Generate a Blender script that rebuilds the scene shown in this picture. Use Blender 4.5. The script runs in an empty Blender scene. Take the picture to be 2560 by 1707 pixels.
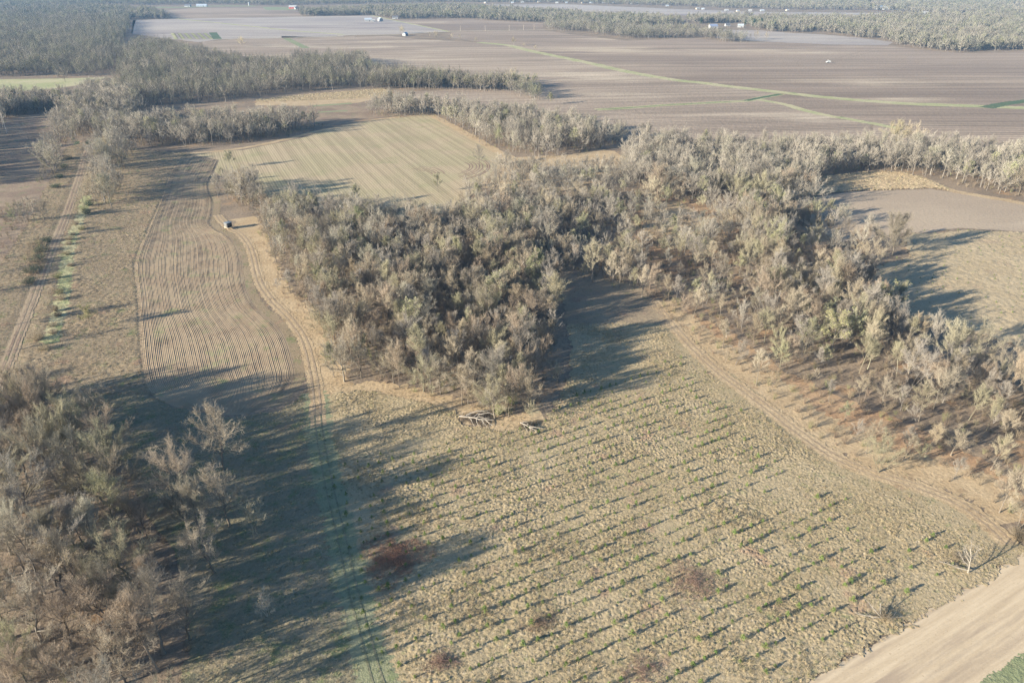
import bpy, math, random
import numpy as np

scn = bpy.context.scene
COL = scn.collection
R = math.radians

# ------------------------------------------------------------------ camera, sky, sun, exposure
CAM_H = 110.0
F_PX, PW, PH = 1760.0, 2560.0, 1707.0
PITCH = math.atan((PH / 2 + 80.0) / F_PX)
cam = bpy.data.cameras.new('camera')
cam.sensor_width = 36.0
cam.lens = 36.0 * F_PX / PW
cam.clip_start = 1.0
cam.clip_end = 40000.0
co = bpy.data.objects.new('camera', cam)
COL.objects.link(co)
co.location = (0, 0, CAM_H)
co.rotation_euler = (math.pi / 2 - PITCH, 0, 0)
scn.camera = co

SUN_AZ, SUN_EL = 27.0, 15.5            # shadows run towards +X turned 27 degrees to +Y
world = bpy.data.worlds.new('World')
scn.world = world
world.use_nodes = True
wn = world.node_tree
sky = wn.nodes.new('ShaderNodeTexSky')
sky.sky_type = 'NISHITA'
sky.sun_disc = False
sky.dust_density = 0.3
sky.ozone_density = 4.0
sky.sun_elevation = R(SUN_EL)
sky.sun_rotation = R(270.0 - SUN_AZ)
bg = wn.nodes['Background']
bg.inputs['Strength'].default_value = 0.072
wn.links.new(sky.outputs[0], bg.inputs['Color'])
sl = bpy.data.lights.new('sun', 'SUN')
sl.energy = 5.0
sl.angle = R(0.5)
sl.color = (1.0, 0.92, 0.78)
so = bpy.data.objects.new('sun', sl)
COL.objects.link(so)
so.location = (-300, -150, 200)
so.rotation_euler = (R(90 - SUN_EL), 0, R(SUN_AZ - 90.0))
scn.view_settings.view_transform = 'Standard'
scn.view_settings.look = 'None'
scn.view_settings.exposure = 1.62
scn.view_settings.gamma = 1.0
scn.render.engine = 'CYCLES'
scn.cycles.max_bounces = 5
scn.cycles.diffuse_bounces = 2
scn.cycles.volume_bounces = 1
scn.cycles.use_adaptive_sampling = False
scn.cycles.use_denoising = True
scn.cycles.denoiser = 'OPENIMAGEDENOISE'
scn.cycles.denoising_input_passes = 'RGB_ALBEDO_NORMAL'
scn.cycles.denoising_prefilter = 'NONE'

# ------------------------------------------------------------------ helpers
def G(p):
    """photo pixel (2560 wide) -> point of the flat ground"""
    u = (p[0] - PW / 2) / F_PX
    v = (PH / 2 - p[1]) / F_PX
    dy = math.cos(PITCH) + v * math.sin(PITCH)
    dz = -math.sin(PITCH) + v * math.cos(PITCH)
    t = CAM_H / -dz
    return (u * t, dy * t)

def V(pts): return [G((x * 2560 / 2352, y * 2560 / 2352)) for x, y in pts]
def S(pts): return [G(p) for p in pts]
def Z(x0, y0, k, pts): return [G((x0 + x / k, y0 + y / k)) for x, y in pts]

def px(x, y, z=0.0):
    """ground point -> photo pixel x, y and depth"""
    d = y * math.cos(PITCH) - (z - CAM_H) * math.sin(PITCH)
    upv = y * math.sin(PITCH) + (z - CAM_H) * math.cos(PITCH)
    return PW / 2 + F_PX * x / d, PH / 2 - F_PX * upv / d, d

_rs = np.random.RandomState(11)
_perm = _rs.permutation(4096)
_ang = _rs.rand(4096) * 2 * np.pi
_gx, _gy = np.cos(_ang), np.sin(_ang)
def perlin(x, y, seed=0):
    x = np.asarray(x, float) + seed * 17.31; y = np.asarray(y, float) - seed * 9.77
    xi = np.floor(x).astype(int); yi = np.floor(y).astype(int)
    xf = x - xi; yf = y - yi
    def g(ix, iy, fx, fy):
        h = _perm[(_perm[ix % 4096] + iy) % 4096]
        return _gx[h] * fx + _gy[h] * fy
    u = xf * xf * xf * (xf * (xf * 6 - 15) + 10); w = yf * yf * yf * (yf * (yf * 6 - 15) + 10)
    a = g(xi, yi, xf, yf); b = g(xi + 1, yi, xf - 1, yf)
    c = g(xi, yi + 1, xf, yf - 1); d = g(xi + 1, yi + 1, xf - 1, yf - 1)
    return ((a + (b - a) * u) * (1 - w) + (c + (d - c) * u) * w) * 1.5

def inside(poly, x, y):
    x = np.asarray(x); y = np.asarray(y)
    r = np.zeros(x.shape, bool)
    n = len(poly)
    for i in range(n):
        x0, y0 = poly[i]; x1, y1 = poly[(i + 1) % n]
        if y0 == y1: continue
        c = ((y0 > y) != (y1 > y)) & (x < (x1 - x0) * (y - y0) / (y1 - y0) + x0)
        r ^= c
    return r

def dist_line(line, x, y):
    x = np.asarray(x, float); y = np.asarray(y, float)
    d = np.full(x.shape, 1e9)
    for (x0, y0), (x1, y1) in zip(line[:-1], line[1:]):
        dx, dy = x1 - x0, y1 - y0
        t = np.clip(((x - x0) * dx + (y - y0) * dy) / (dx * dx + dy * dy + 1e-9), 0, 1)
        d = np.minimum(d, np.hypot(x - x0 - t * dx, y - y0 - t * dy))
    return d

def smooth(pts, step):
    """Catmull-Rom through the points, resampled"""
    P = np.array(pts, float)
    P = np.vstack([2 * P[0] - P[1], P, 2 * P[-1] - P[-2]])
    out = []
    for i in range(1, len(P) - 2):
        n = max(2, int(np.hypot(*(P[i + 1] - P[i])) / step))
        for t in np.arange(n) / n:
            a, b, c, d = P[i - 1], P[i], P[i + 1], P[i + 2]
            out.append(0.5 * (2 * b + (c - a) * t + (2 * a - 5 * b + 4 * c - d) * t * t + (3 * b - a - 3 * c + d) * t ** 3))
    out.append(P[-2])
    return np.array(out)

def ragged(poly, step, amp, seed=0):
    out = []
    n = len(poly)
    for i in range(n):
        a = np.array(poly[i]); b = np.array(poly[(i + 1) % n])
        L = np.hypot(*(b - a)); m = max(1, int(L / step))
        nrm = np.array([-(b - a)[1], (b - a)[0]]) / max(L, 1e-6)
        for k in range(m):
            p = a + (b - a) * k / m
            s = perlin(p[0] / (5 * step), p[1] / (5 * step), seed) + 0.7 * perlin(p[0] / (1.3 * step), p[1] / (1.3 * step), seed + 3)
            out.append(p + nrm * s * amp)
    return out

def mesh_obj(name, verts, faces, mat, parent=None, smoothf=False, attrs=None):
    me = bpy.data.meshes.new(name)
    fill(me, verts, faces)
    for an, av in (attrs or {}).items():
        at = me.attributes.new(an, 'FLOAT', 'POINT')
        at.data.foreach_set('value', np.asarray(av, np.float32))
    if smoothf:
        me.polygons.foreach_set('use_smooth', np.ones(len(me.polygons), bool))
    if mat: me.materials.append(mat)
    o = bpy.data.objects.new(name, me)
    COL.objects.link(o)
    if parent: o.parent = parent
    return o

def fill(me, verts, faces):
    if isinstance(faces, np.ndarray):
        v = np.asarray(verts, np.float32)
        k = faces.shape[1]
        me.vertices.add(len(v)); me.vertices.foreach_set('co', v.ravel())
        me.loops.add(faces.size); me.loops.foreach_set('vertex_index', faces.ravel().astype(np.int32))
        me.polygons.add(len(faces)); me.polygons.foreach_set('loop_start', np.arange(0, faces.size, k, dtype=np.int32))
        me.update(calc_edges=True)
    else:
        me.from_pydata([tuple(map(float, p)) for p in verts], [], faces)
        me.update()

def tag(o, label=None, cat=None, group=None, kind=None):
    if label: o['label'] = label
    if cat: o['category'] = cat
    if group: o['group'] = group
    if kind: o['kind'] = kind
    return o

def empty(name, loc, rz=0.0):
    o = bpy.data.objects.new(name, None)
    o.empty_display_size = 0.5
    COL.objects.link(o)
    o.location = loc; o.rotation_euler = (0, 0, rz)
    return o

# ------------------------------------------------------------------ materials
def new_mat(name, rough=0.95):
    m = bpy.data.materials.new(name); m.use_nodes = True
    nt = m.node_tree
    b = nt.nodes['Principled BSDF']
    b.inputs['Roughness'].default_value = rough
    b.inputs['Specular IOR Level'].default_value = 0.12
    return m, nt, b

class NB:
    def __init__(s, nt):
        s.nt = nt; s.N = nt.nodes; s.L = nt.links
        s.geo = s.N.new('ShaderNodeNewGeometry')
    def link(s, a, b):
        if isinstance(a, (int, float)): b.default_value = a
        elif isinstance(a, tuple): b.default_value = a if len(a) == 4 or b.type == 'VECTOR' else (*a, 1)
        else: s.L.new(a, b)
    def noise(s, size, detail=3, rough=0.6, stretch=None, off=0.0, vec=None):
        mp = s.N.new('ShaderNodeMapping')
        sc = (1 / size,) * 3 if not stretch else (1 / (size * stretch[0]), 1 / (size * stretch[1]), 1 / size)
        mp.inputs['Scale'].default_value = sc
        mp.inputs['Location'].default_value = (off, off * 1.7, 0)
        s.L.new(vec or s.geo.outputs['Position'], mp.inputs[0])
        t = s.N.new('ShaderNodeTexNoise')
        t.inputs['Scale'].default_value = 1.0
        t.inputs['Detail'].default_value = detail
        t.inputs['Roughness'].default_value = rough
        s.L.new(mp.outputs[0], t.inputs['Vector'])
        return t.outputs['Fac']
    def rot(s, ang):
        mp = s.N.new('ShaderNodeMapping'); mp.inputs['Rotation'].default_value = (0, 0, ang)
        s.L.new(s.geo.outputs['Position'], mp.inputs[0])
        return mp.outputs[0]
    def ramp(s, f, lo, hi):
        r = s.N.new('ShaderNodeMapRange'); r.interpolation_type = 'SMOOTHSTEP'
        r.inputs['From Min'].default_value = lo; r.inputs['From Max'].default_value = hi
        s.L.new(f, r.inputs['Value']); return r.outputs[0]
    def mix(s, f, a, b, mode='MIX'):
        m = s.N.new('ShaderNodeMix'); m.data_type = 'RGBA'; m.blend_type = mode
        s.link(f, m.inputs[0]); s.link(a, m.inputs[6]); s.link(b, m.inputs[7])
        return m.outputs[2]
    def math(s, op, a, b=0.0, c=0.0):
        m = s.N.new('ShaderNodeMath'); m.operation = op
        s.link(a, m.inputs[0]); s.link(b, m.inputs[1]); s.link(c, m.inputs[2]); return m.outputs[0]
    def attr(s, n):
        a = s.N.new('ShaderNodeAttribute'); a.attribute_name = n; return a.outputs['Fac']
    def bump(s, h, dist, strength, b):
        n = s.N.new('ShaderNodeBump'); n.inputs['Distance'].default_value = dist
        n.inputs['Strength'].default_value = strength
        s.L.new(h, n.inputs['Height']); s.L.new(n.outputs[0], b.inputs['Normal'])

def ground_mat(name, c1, c2, c3=None, big=60.0, mid=9.0, fine=0.8, c3at=(0.56, 0.68), vary=0.35, rows=None, stretch=None, fine2=0.25):
    """two colours in broad patches, a third in smaller spots, fine value grain, optional tilled rows (angle, spacing, strength)"""
    m, nt, b = new_mat(name); n = NB(nt)
    c = n.mix(n.ramp(n.noise(big, 4, 0.65, stretch), 0.40, 0.60), c1, c2)
    if c3: c = n.mix(n.ramp(n.noise(mid, 4, 0.65, stretch, off=5.3), *c3at), c, c3)
    g = n.noise(fine, 3, 0.7, off=2.1)
    g2 = n.noise(fine2, 2, 0.6, off=7.7)
    v = n.math('ADD', n.math('MULTIPLY', g, 1.4), n.math('MULTIPLY', g2, 0.6))      # about 1
    v = n.math('ADD', n.math('MULTIPLY', n.math('SUBTRACT', v, 1.0), vary * 2.0), 1.0)
    if rows:
        ang, sp, st = rows
        vec = n.rot(-ang)
        sx = n.N.new('ShaderNodeSeparateXYZ'); n.L.new(vec, sx.inputs[0])
        y = n.math('ADD', sx.outputs[1], n.math('MULTIPLY', n.noise(40, 2), 1.2))
        wv = n.math('SINE', n.math('MULTIPLY', y, 2 * math.pi / sp))
        w2 = n.noise(sp * 1.6, 2, 0.6, stretch=(60, 1), vec=vec)
        v = n.math('MULTIPLY', v, n.math('ADD', 1.0 - st * 0.6, n.math('ADD', n.math('MULTIPLY', wv, st * 0.5), n.math('MULTIPLY', n.ramp(w2, 0.35, 0.62), st * 0.9))))
    cc = n.N.new('ShaderNodeCombineColor')
    for i in range(3): n.L.new(v, cc.inputs[i])
    c = n.mix(1.0, c, cc.outputs[0], 'MULTIPLY')
    n.L.new(c, b.inputs['Base Color'])
    n.bump(g, fine * 0.35, 0.6, b)
    return m

M = {}
M['litter'] = ground_mat('leaf_litter', (0.205, 0.158, 0.112), (0.270, 0.205, 0.140), (0.335, 0.215, 0.120), big=26, mid=14, fine=1.1, vary=0.5)
M['ploughed'] = ground_mat('ploughed_soil', (0.290, 0.222, 0.162), (0.365, 0.284, 0.206), (0.49, 0.392, 0.280), big=150, mid=90, fine=3.0, c3at=(0.50, 0.70), vary=0.26, stretch=(3, 1), rows=(R(8), 6.0, 0.30))
M['ploughed_pale'] = ground_mat('pale_tilled_soil', (0.36, 0.280, 0.198), (0.41, 0.320, 0.225), (0.46, 0.365, 0.26), big=60, mid=40, fine=1.5, vary=0.15, stretch=(3, 1))
M['ploughed_dark'] = ground_mat('dark_ploughed_soil', (0.255, 0.192, 0.140), (0.330, 0.252, 0.182), (0.48, 0.380, 0.265), big=190, mid=120, fine=3.0, c3at=(0.53, 0.72), vary=0.26, stretch=(3.5, 1), rows=(R(2), 7.0, 0.30))
M['pale_field'] = ground_mat('pale_stubble', (0.33, 0.28, 0.24), (0.40, 0.34, 0.28), (0.26, 0.21, 0.19), big=160, mid=120, fine=4.0, vary=0.15, stretch=(3, 1), rows=(R(0), 14.0, 0.12))
M['verge'] = ground_mat('verge_grass', (0.43, 0.38, 0.22), (0.34, 0.335, 0.165), (0.24, 0.27, 0.12), big=40, mid=12, fine=1.6, vary=0.3)
M['green'] = ground_mat('green_grass', (0.215, 0.235, 0.120), (0.25, 0.255, 0.140), (0.31, 0.28, 0.17), big=30, mid=10, fine=1.0, vary=0.3)
M['dark_green'] = ground_mat('ditch_green', (0.085, 0.125, 0.070), (0.11, 0.14, 0.075), (0.16, 0.165, 0.085), big=14, mid=5, fine=1.0, vary=0.4)
M['lane'] = ground_mat('pale_lane', (0.46, 0.39, 0.27), (0.40, 0.34, 0.23), None, big=30, fine=1.5, vary=0.2)
M['sand'] = ground_mat('bare_sandy_soil', (0.50, 0.385, 0.250), (0.56, 0.435, 0.285), (0.43, 0.325, 0.215), big=7, mid=5, fine=0.5, c3at=(0.52, 0.66), vary=0.10, stretch=(9, 1))
M['straw'] = ground_mat('straw_margin', (0.405, 0.295, 0.172), (0.455, 0.340, 0.205), (0.315, 0.222, 0.130), big=12, mid=5, fine=0.9, vary=0.4)
M['rust'] = ground_mat('rust_leaves', (0.350, 0.220, 0.125), (0.410, 0.275, 0.160), (0.270, 0.185, 0.115), big=14, mid=6, fine=0.9, vary=0.45)
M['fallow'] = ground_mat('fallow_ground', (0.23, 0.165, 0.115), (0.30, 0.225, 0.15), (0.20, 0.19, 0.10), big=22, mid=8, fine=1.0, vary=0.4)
M['track'] = ground_mat('track_soil', (0.33, 0.245, 0.160), (0.37, 0.28, 0.18), (0.24, 0.18, 0.115), big=8, mid=3, fine=0.6, vary=0.3)

def grass_mat(name, cols, big, mid, grn):
    m, nt, b = new_mat(name); n = NB(nt)
    c = n.mix(n.ramp(n.noise(big, 4, 0.6), 0.42, 0.60), cols[0], cols[1])
    c = n.mix(n.ramp(n.noise(mid, 4, 0.7, off=4.0), *grn), c, cols[2])
    c = n.mix(n.ramp(n.noise(big * 0.6, 3, 0.6, off=9.0), 0.60, 0.70), c, cols[3])
    f = n.noise(0.75, 3, 0.75, off=1.0)
    c = n.mix(n.ramp(f, 0.56, 0.68), c, cols[4])
    c = n.mix(n.ramp(n.noise(0.9, 2, 0.6, off=3.0), 0.58, 0.70), c, cols[5])
    n.L.new(c, b.inputs['Base Color'])
    n.bump(n.noise(0.35, 2, 0.7), 0.15, 0.7, b)
    return m
#                              straw         pale          green         reddish       light blade   dark thatch
M['meadow'] = grass_mat('meadow_grass', [(0.358, 0.277, 0.160), (0.390, 0.306, 0.184), (0.212, 0.218, 0.100), (0.370, 0.252, 0.160), (0.495, 0.400, 0.265), (0.195, 0.168, 0.090)], 18, 3.0, (0.54, 0.76))
M['meadow_dry'] = grass_mat('dry_meadow_grass', [(0.400, 0.310, 0.190), (0.430, 0.338, 0.212), (0.290, 0.262, 0.145), (0.390, 0.290, 0.185), (0.500, 0.405, 0.270), (0.260, 0.210, 0.125)], 22, 5.0, (0.58, 0.80))
M['rough'] = grass_mat('rough_grass', [(0.265, 0.200, 0.125), (0.305, 0.232, 0.145), (0.170, 0.180, 0.080), (0.290, 0.195, 0.125), (0.390, 0.305, 0.200), (0.150, 0.120, 0.070)], 20, 6.0, (0.52, 0.72))
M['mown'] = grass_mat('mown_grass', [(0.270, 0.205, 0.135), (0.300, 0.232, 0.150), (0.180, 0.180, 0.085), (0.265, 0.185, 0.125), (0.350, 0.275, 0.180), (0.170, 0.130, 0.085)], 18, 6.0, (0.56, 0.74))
M['lanegrass'] = grass_mat('lane_grass', [(0.245, 0.245, 0.140), (0.280, 0.268, 0.158), (0.190, 0.215, 0.100), (0.275, 0.240, 0.150), (0.320, 0.300, 0.180), (0.180, 0.185, 0.100)], 14, 4.0, (0.52, 0.70))
M['rutgrass'] = ground_mat('worn_grass', (0.19, 0.185, 0.11), (0.23, 0.21, 0.13), None, big=6, fine=0.6, vary=0.4)
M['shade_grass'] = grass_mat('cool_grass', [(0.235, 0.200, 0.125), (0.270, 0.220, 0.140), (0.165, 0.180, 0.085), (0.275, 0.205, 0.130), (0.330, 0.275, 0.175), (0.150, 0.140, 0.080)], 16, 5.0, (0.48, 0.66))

def obj_mat(name, col, rough=0.7, vary=0.15, size=0.6, metal=0.0):
    m, nt, b = new_mat(name, rough); n = NB(nt)
    tc = n.N.new('ShaderNodeTexCoord')
    f = n.noise(size, 3, 0.6, vec=tc.outputs['Object'])
    v = n.math('ADD', n.math('MULTIPLY', n.math('SUBTRACT', f, 0.5), vary * 3), 1.0)
    cc = n.N.new('ShaderNodeCombineColor')
    for i in range(3): n.L.new(v, cc.inputs[i])
    n.L.new(n.mix(1.0, (*col, 1), cc.outputs[0], 'MULTIPLY'), b.inputs['Base Color'])
    b.inputs['Metallic'].default_value = metal
    return m

def wood_mat(name, ca, cb, cc_, rough=0.9, drift=0.0):
    """bark or twigs: two tones chosen per tree, a third for some trees, times the tree's own object colour"""
    m, nt, b = new_mat(name, rough); n = NB(nt)
    oi = n.N.new('ShaderNodeObjectInfo')
    c = n.mix(oi.outputs['Random'], (*ca, 1), (*cb, 1))
    r2 = n.math('FRACT', n.math('MULTIPLY', oi.outputs['Random'], 7.31))
    c = n.mix(n.ramp(r2, 0.70, 1.0), c, (*cc_, 1))
    r3 = n.math('FRACT', n.math('MULTIPLY', oi.outputs['Random'], 23.7))
    v = n.math('ADD', n.math('MULTIPLY', r3, 0.34), 0.83)
    k = n.N.new('ShaderNodeCombineColor')
    for i in range(3): n.L.new(v, k.inputs[i])
    c = n.mix(1.0, c, k.outputs[0], 'MULTIPLY')
    c = n.mix(1.0, c, oi.outputs['Color'], 'MULTIPLY')
    if drift:
        c = n.mix(n.ramp(n.noise(drift, 3, 0.6), 0.38, 0.66), c, n.mix(1.0, c, (0.82, 0.87, 0.82, 1), 'MULTIPLY'))
    n.L.new(c, b.inputs['Base Color'])
    return m
M['bark'] = wood_mat('grey_bark', (0.185, 0.162, 0.135), (0.140, 0.122, 0.102), (0.26, 0.235, 0.20))
M['twig'] = wood_mat('bare_twigs', (0.378, 0.334, 0.268), (0.325, 0.286, 0.230), (0.362, 0.332, 0.246))
M['twig_far'] = wood_mat('distant_twigs', (0.265, 0.235, 0.185), (0.215, 0.19, 0.155), (0.255, 0.240, 0.165), drift=90.0)  # darker than near twigs: self-shadow the fat prisms lack is put into the colour
M['white_bark'] = wood_mat('white_bark', (0.46, 0.42, 0.355), (0.40, 0.365, 0.31), (0.50, 0.46, 0.40))
M['brush'] = wood_mat('brush_stems', (0.22, 0.165, 0.12), (0.26, 0.21, 0.14), (0.21, 0.21, 0.10))
M['leaf'] = wood_mat('young_leaves', (0.25, 0.255, 0.12), (0.29, 0.28, 0.14), (0.215, 0.235, 0.105))
M['evergreen'] = wood_mat('dark_needles', (0.055, 0.078, 0.050), (0.065, 0.085, 0.055), (0.08, 0.095, 0.055))
M['seedling'] = wood_mat('seedling_needles', (0.135, 0.185, 0.050), (0.17, 0.21, 0.065), (0.11, 0.165, 0.05))
M['bramble'] = wood_mat('bramble_canes', (0.255, 0.165, 0.125), (0.29, 0.195, 0.15), (0.25, 0.175, 0.12))
M['bleached'] = wood_mat('bleached_wood', (0.38, 0.335, 0.275), (0.35, 0.305, 0.25), (0.37, 0.325, 0.27))
M['dead_grey'] = wood_mat('weathered_wood', (0.33, 0.29, 0.235), (0.30, 0.26, 0.21), (0.32, 0.285, 0.24))
M['blade'] = wood_mat('grass_blades', (0.455, 0.368, 0.232), (0.385, 0.306, 0.183), (0.285, 0.268, 0.132))
M['dull'] = wood_mat('dull_blades', (0.36, 0.285, 0.19), (0.30, 0.232, 0.15), (0.235, 0.225, 0.115))
M['reed'] = wood_mat('pale_reed_blades', (0.50, 0.420, 0.275), (0.42, 0.345, 0.22), (0.30, 0.275, 0.145))
M['cane'] = wood_mat('green_blades', (0.165, 0.20, 0.075), (0.215, 0.225, 0.10), (0.14, 0.18, 0.065))

# ------------------------------------------------------------------ setting: ground, fields, roads
def sheet(name, poly, mat, z, label, cat, step=None, amp=None, seed=0):
    ys = np.mean([p[1] for p in poly])
    st = step or max(0.6, ys / 260.0)
    rg = ragged(poly, st, st * 0.45 if amp is None else amp, seed)
    o = mesh_obj(name, [(p[0], p[1], z) for p in rg], [list(range(len(rg)))], mat)
    return tag(o, label, cat, kind='structure')

def strip(name, line, w, mat, z, label, cat, step=None, jit=0.12, kind='structure'):
    ys = np.mean([p[1] for p in line])
    st = step or max(0.7, ys / 240.0)
    P = smooth(line, st)
    T = np.gradient(P, axis=0); T /= np.linalg.norm(T, axis=1)[:, None] + 1e-9
    Nn = np.stack([-T[:, 1], T[:, 0]], 1)
    ja = perlin(P[:, 0] / (st * 3), P[:, 1] / (st * 3), 1) + perlin(P[:, 0] / st, P[:, 1] / st, 2)
    jb = perlin(P[:, 0] / (st * 3), P[:, 1] / (st * 3), 5) + perlin(P[:, 0] / st, P[:, 1] / st, 6)
    A = P + Nn * (w / 2 * (1 + jit * ja))[:, None]; B = P - Nn * (w / 2 * (1 + jit * jb))[:, None]
    v = np.zeros((len(P) * 2, 3)); v[0::2, :2] = A; v[1::2, :2] = B; v[:, 2] = z
    i = np.arange(len(P) - 1) * 2
    f = np.stack([i, i + 1, i + 3, i + 2], 1)
    o = mesh_obj(name, v, f, mat)
    return tag(o, label, cat, kind=kind)

g = 14000.0
tag(mesh_obj('ground', [(-g, -g, 0), (g, -g, 0), (g, g, 0), (-g, g, 0)], [[0, 1, 2, 3]], M['litter']), 'brown leaf littered ground under and between the woods', 'ground', kind='structure')

def grid_sheet(name, poly, res, hfun, mat, label, cat, z0=0.02, holes=(), wv=1.0):
    P = np.array(poly); x0, y0 = P.min(0); x1, y1 = P.max(0)
    nx = int((x1 - x0) / res) + 2; ny = int((y1 - y0) / res) + 2
    X, Y = np.meshgrid(x0 + np.arange(nx) * res, y0 + np.arange(ny) * res, indexing='ij')
    X = X + (_rs.rand(nx, ny) - 0.5) * res * 0.6; Y = Y + (_rs.rand(nx, ny) - 0.5) * res * 0.6
    wob = wv * (1.2 * perlin(X / 3.0, Y / 3.0, 21) + 0.6 * perlin(X / 0.9, Y / 0.9, 22))
    m = inside(poly, X + wob, Y - wob)
    for h in holes: m &= ~inside(h, X, Y)
    H = hfun(X, Y) + z0
    idx = -np.ones((nx, ny), int)
    q = m[:-1, :-1] & m[1:, :-1] & m[1:, 1:] & m[:-1, 1:]
    I, J = np.nonzero(q)
    vid = np.arange(nx * ny).reshape(nx, ny)
    F = np.stack([vid[I, J], vid[I + 1, J], vid[I + 1, J + 1], vid[I, J + 1]], 1)
    used, inv = np.unique(F, return_inverse=True)
    vv = np.stack([X.ravel()[used], Y.ravel()[used], H.ravel()[used]], 1)
    o = mesh_obj(name, vv, inv.reshape(F.shape), mat)
    tag(o, label, cat, kind='structure')
    return o

# --- the planted meadow, its sandy headland and the grass lane beside it
LANE = V([(905, 1640), (870, 1568), (845, 1480), (812, 1360), (788, 1250), (764, 1150), (745, 1060), (732, 980), (726, 900), (716, 840), (698, 780), (668, 735), (625, 690), (600, 655), (588, 620), (580, 585), (570, 560), (552, 538), (528, 524), (508, 506), (500, 494)])
HEAD = V([(1500, 690), (1560, 765), (1640, 845), (1740, 920), (1830, 990), (1910, 1045), (2000, 1085), (2100, 1115), (2190, 1150), (2260, 1195), (2320, 1250)])
MEADOW = V([(905, 1660), (875, 1568), (845, 1470), (800, 1310), (772, 1200), (750, 1100), (735, 1000), (731, 930), (770, 900), (860, 900), (950, 918), (1050, 945), (1060, 975), (1150, 990), (1245, 975), (1275, 930), (1305, 870), (1312, 800), (1300, 745), (1420, 740), (1540, 745), (1600, 806), (1700, 870), (1800, 950), (1900, 1035), (2000, 1082), (2150, 1120), (2260, 1180), (2330, 1240), (2375, 1268), (2180, 1382), (1862, 1568), (1720, 1660)])
NOTCH = V([(1300, 752), (1290, 690), (1262, 630), (1300, 610), (1400, 640), (1470, 655), (1505, 690), (1545, 752), (1420, 748)])
ROAD_A = np.array(G((2020, 1707))); ROAD_B = np.array(G((2560, 1385)))
rd = (ROAD_B - ROAD_A) / np.hypot(*(ROAD_B - ROAD_A)); rn = np.array([-rd[1], rd[0]])
def clump(X, Y, a):
    h = perlin(X / 0.50, Y / 0.5, 1) * 0.22 + perlin(X / 0.17, Y / 0.19, 2) * 0.60 + perlin(X / 1.5, Y / 1.3, 4) * 0.06 + perlin(X / 3.7, Y / 3.3, 3) * 0.14
    return np.maximum(h + 0.42, 0.03) * a
TRAILS = []
def meadow_h(X, Y):
    a = 0.25 * (1 + 0.8 * perlin(X / 17, Y / 17, 8))
    d = np.minimum(dist_line(HEAD, X, Y) - 2.5, dist_line(LANE, X, Y) - 2.6)
    a = a * np.clip(d / 5.0, 0.05, 1)
    for t in TRAILS: a = a * np.clip((dist_line(t, X + 0.8 * perlin(X / 4, Y / 4, 33), Y) - 0.08) / 0.22, 0.05, 1)
    return clump(X, Y, a)
grid_sheet('meadow', MEADOW, 0.25, meadow_h, M['meadow'], 'tussocky straw coloured meadow planted with rows of seedlings', 'meadow', 0.02)
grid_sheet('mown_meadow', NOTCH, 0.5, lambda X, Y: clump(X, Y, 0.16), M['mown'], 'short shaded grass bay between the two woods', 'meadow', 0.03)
strip('headland_track', HEAD, 5.0, M['straw'], 0.085, 'pale straw margin along the right-hand wood', 'path', jit=0.25)
for s in (-0.9, 0.9):
    hp = smooth(HEAD, 2.0); t = np.gradient(hp, axis=0); t /= np.linalg.norm(t, axis=1)[:, None]
    hq = hp + np.stack([-t[:, 1], t[:, 0]], 1) * s
    strip('wheel_rut', [tuple(p) for p in hq], 0.5, M['track'], 0.12, 'worn wheel rut in the straw margin', 'path', jit=0.3)
strip('grass_lane', LANE[:9], 7.0, M['lanegrass'], 0.05, 'green grass lane running between meadow and wood', 'path', step=0.5, jit=0.5)
strip('field_lane', LANE[7:], 4.4, M['straw'], 0.055, 'sandy two-track lane curving around the tilled field', 'path', step=0.7, jit=0.2)
for s in (-0.85, 0.85):
    hp = smooth(LANE, 1.5); t = np.gradient(hp, axis=0); t /= np.linalg.norm(t, axis=1)[:, None]
    hq = hp + np.stack([-t[:, 1], t[:, 0]], 1) * s
    k = [i for i in range(len(hq)) if hq[i][1] > 62]
    hq = hq[k]
    n1 = [tuple(p) for p in hq if p[1] < 165]; n2 = [tuple(p) for p in hq if p[1] >= 163]
    strip('wheel_rut', n1, 0.34, M['rutgrass'], 0.09, 'faint wheel rut in the grass lane', 'path', step=0.7, jit=0.35)
    strip('wheel_rut', n2, 0.6, M['track'], 0.095, 'sandy wheel rut in the curving lane, its shade painted in', 'path', step=0.7, jit=0.25)  # flat strip; shadow in the rut is put into the darker soil colour

strip('straw_edge', V([(1515, 695), (1600, 772), (1700, 838), (1800, 918), (1880, 978), (1960, 1022), (2060, 1062), (2160, 1087), (2270, 1132), (2350, 1195)]), 13, M['straw'], 0.012, 'orange tan dry grass under the front of the right-hand wood', 'grass', jit=0.35)
strip('straw_edge', V([(560, 500), (596, 560), (612, 625), (650, 685), (702, 730), (738, 790), (755, 860), (762, 900)]), 11, M['straw'], 0.012, 'dry tan grass between the curving lane and the central wood', 'grass', jit=0.4)
strip('straw_edge', V([(740, 908), (860, 895), (950, 913), (1050, 940), (1150, 975), (1250, 958)]), 9, M['straw'], 0.014, 'dry tan grass at the front tip of the central wood', 'grass', jit=0.4)
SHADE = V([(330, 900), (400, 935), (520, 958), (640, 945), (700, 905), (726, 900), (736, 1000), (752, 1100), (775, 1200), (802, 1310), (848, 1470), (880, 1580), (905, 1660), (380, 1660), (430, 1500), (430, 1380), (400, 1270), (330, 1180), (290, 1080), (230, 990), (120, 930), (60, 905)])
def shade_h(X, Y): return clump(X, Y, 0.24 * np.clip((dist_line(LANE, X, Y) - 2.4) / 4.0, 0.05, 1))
grid_sheet('shaded_grass', SHADE, 0.33, shade_h, M['shade_grass'], 'cool green brown grass shaded by the corner wood', 'grass', 0.015)

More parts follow.
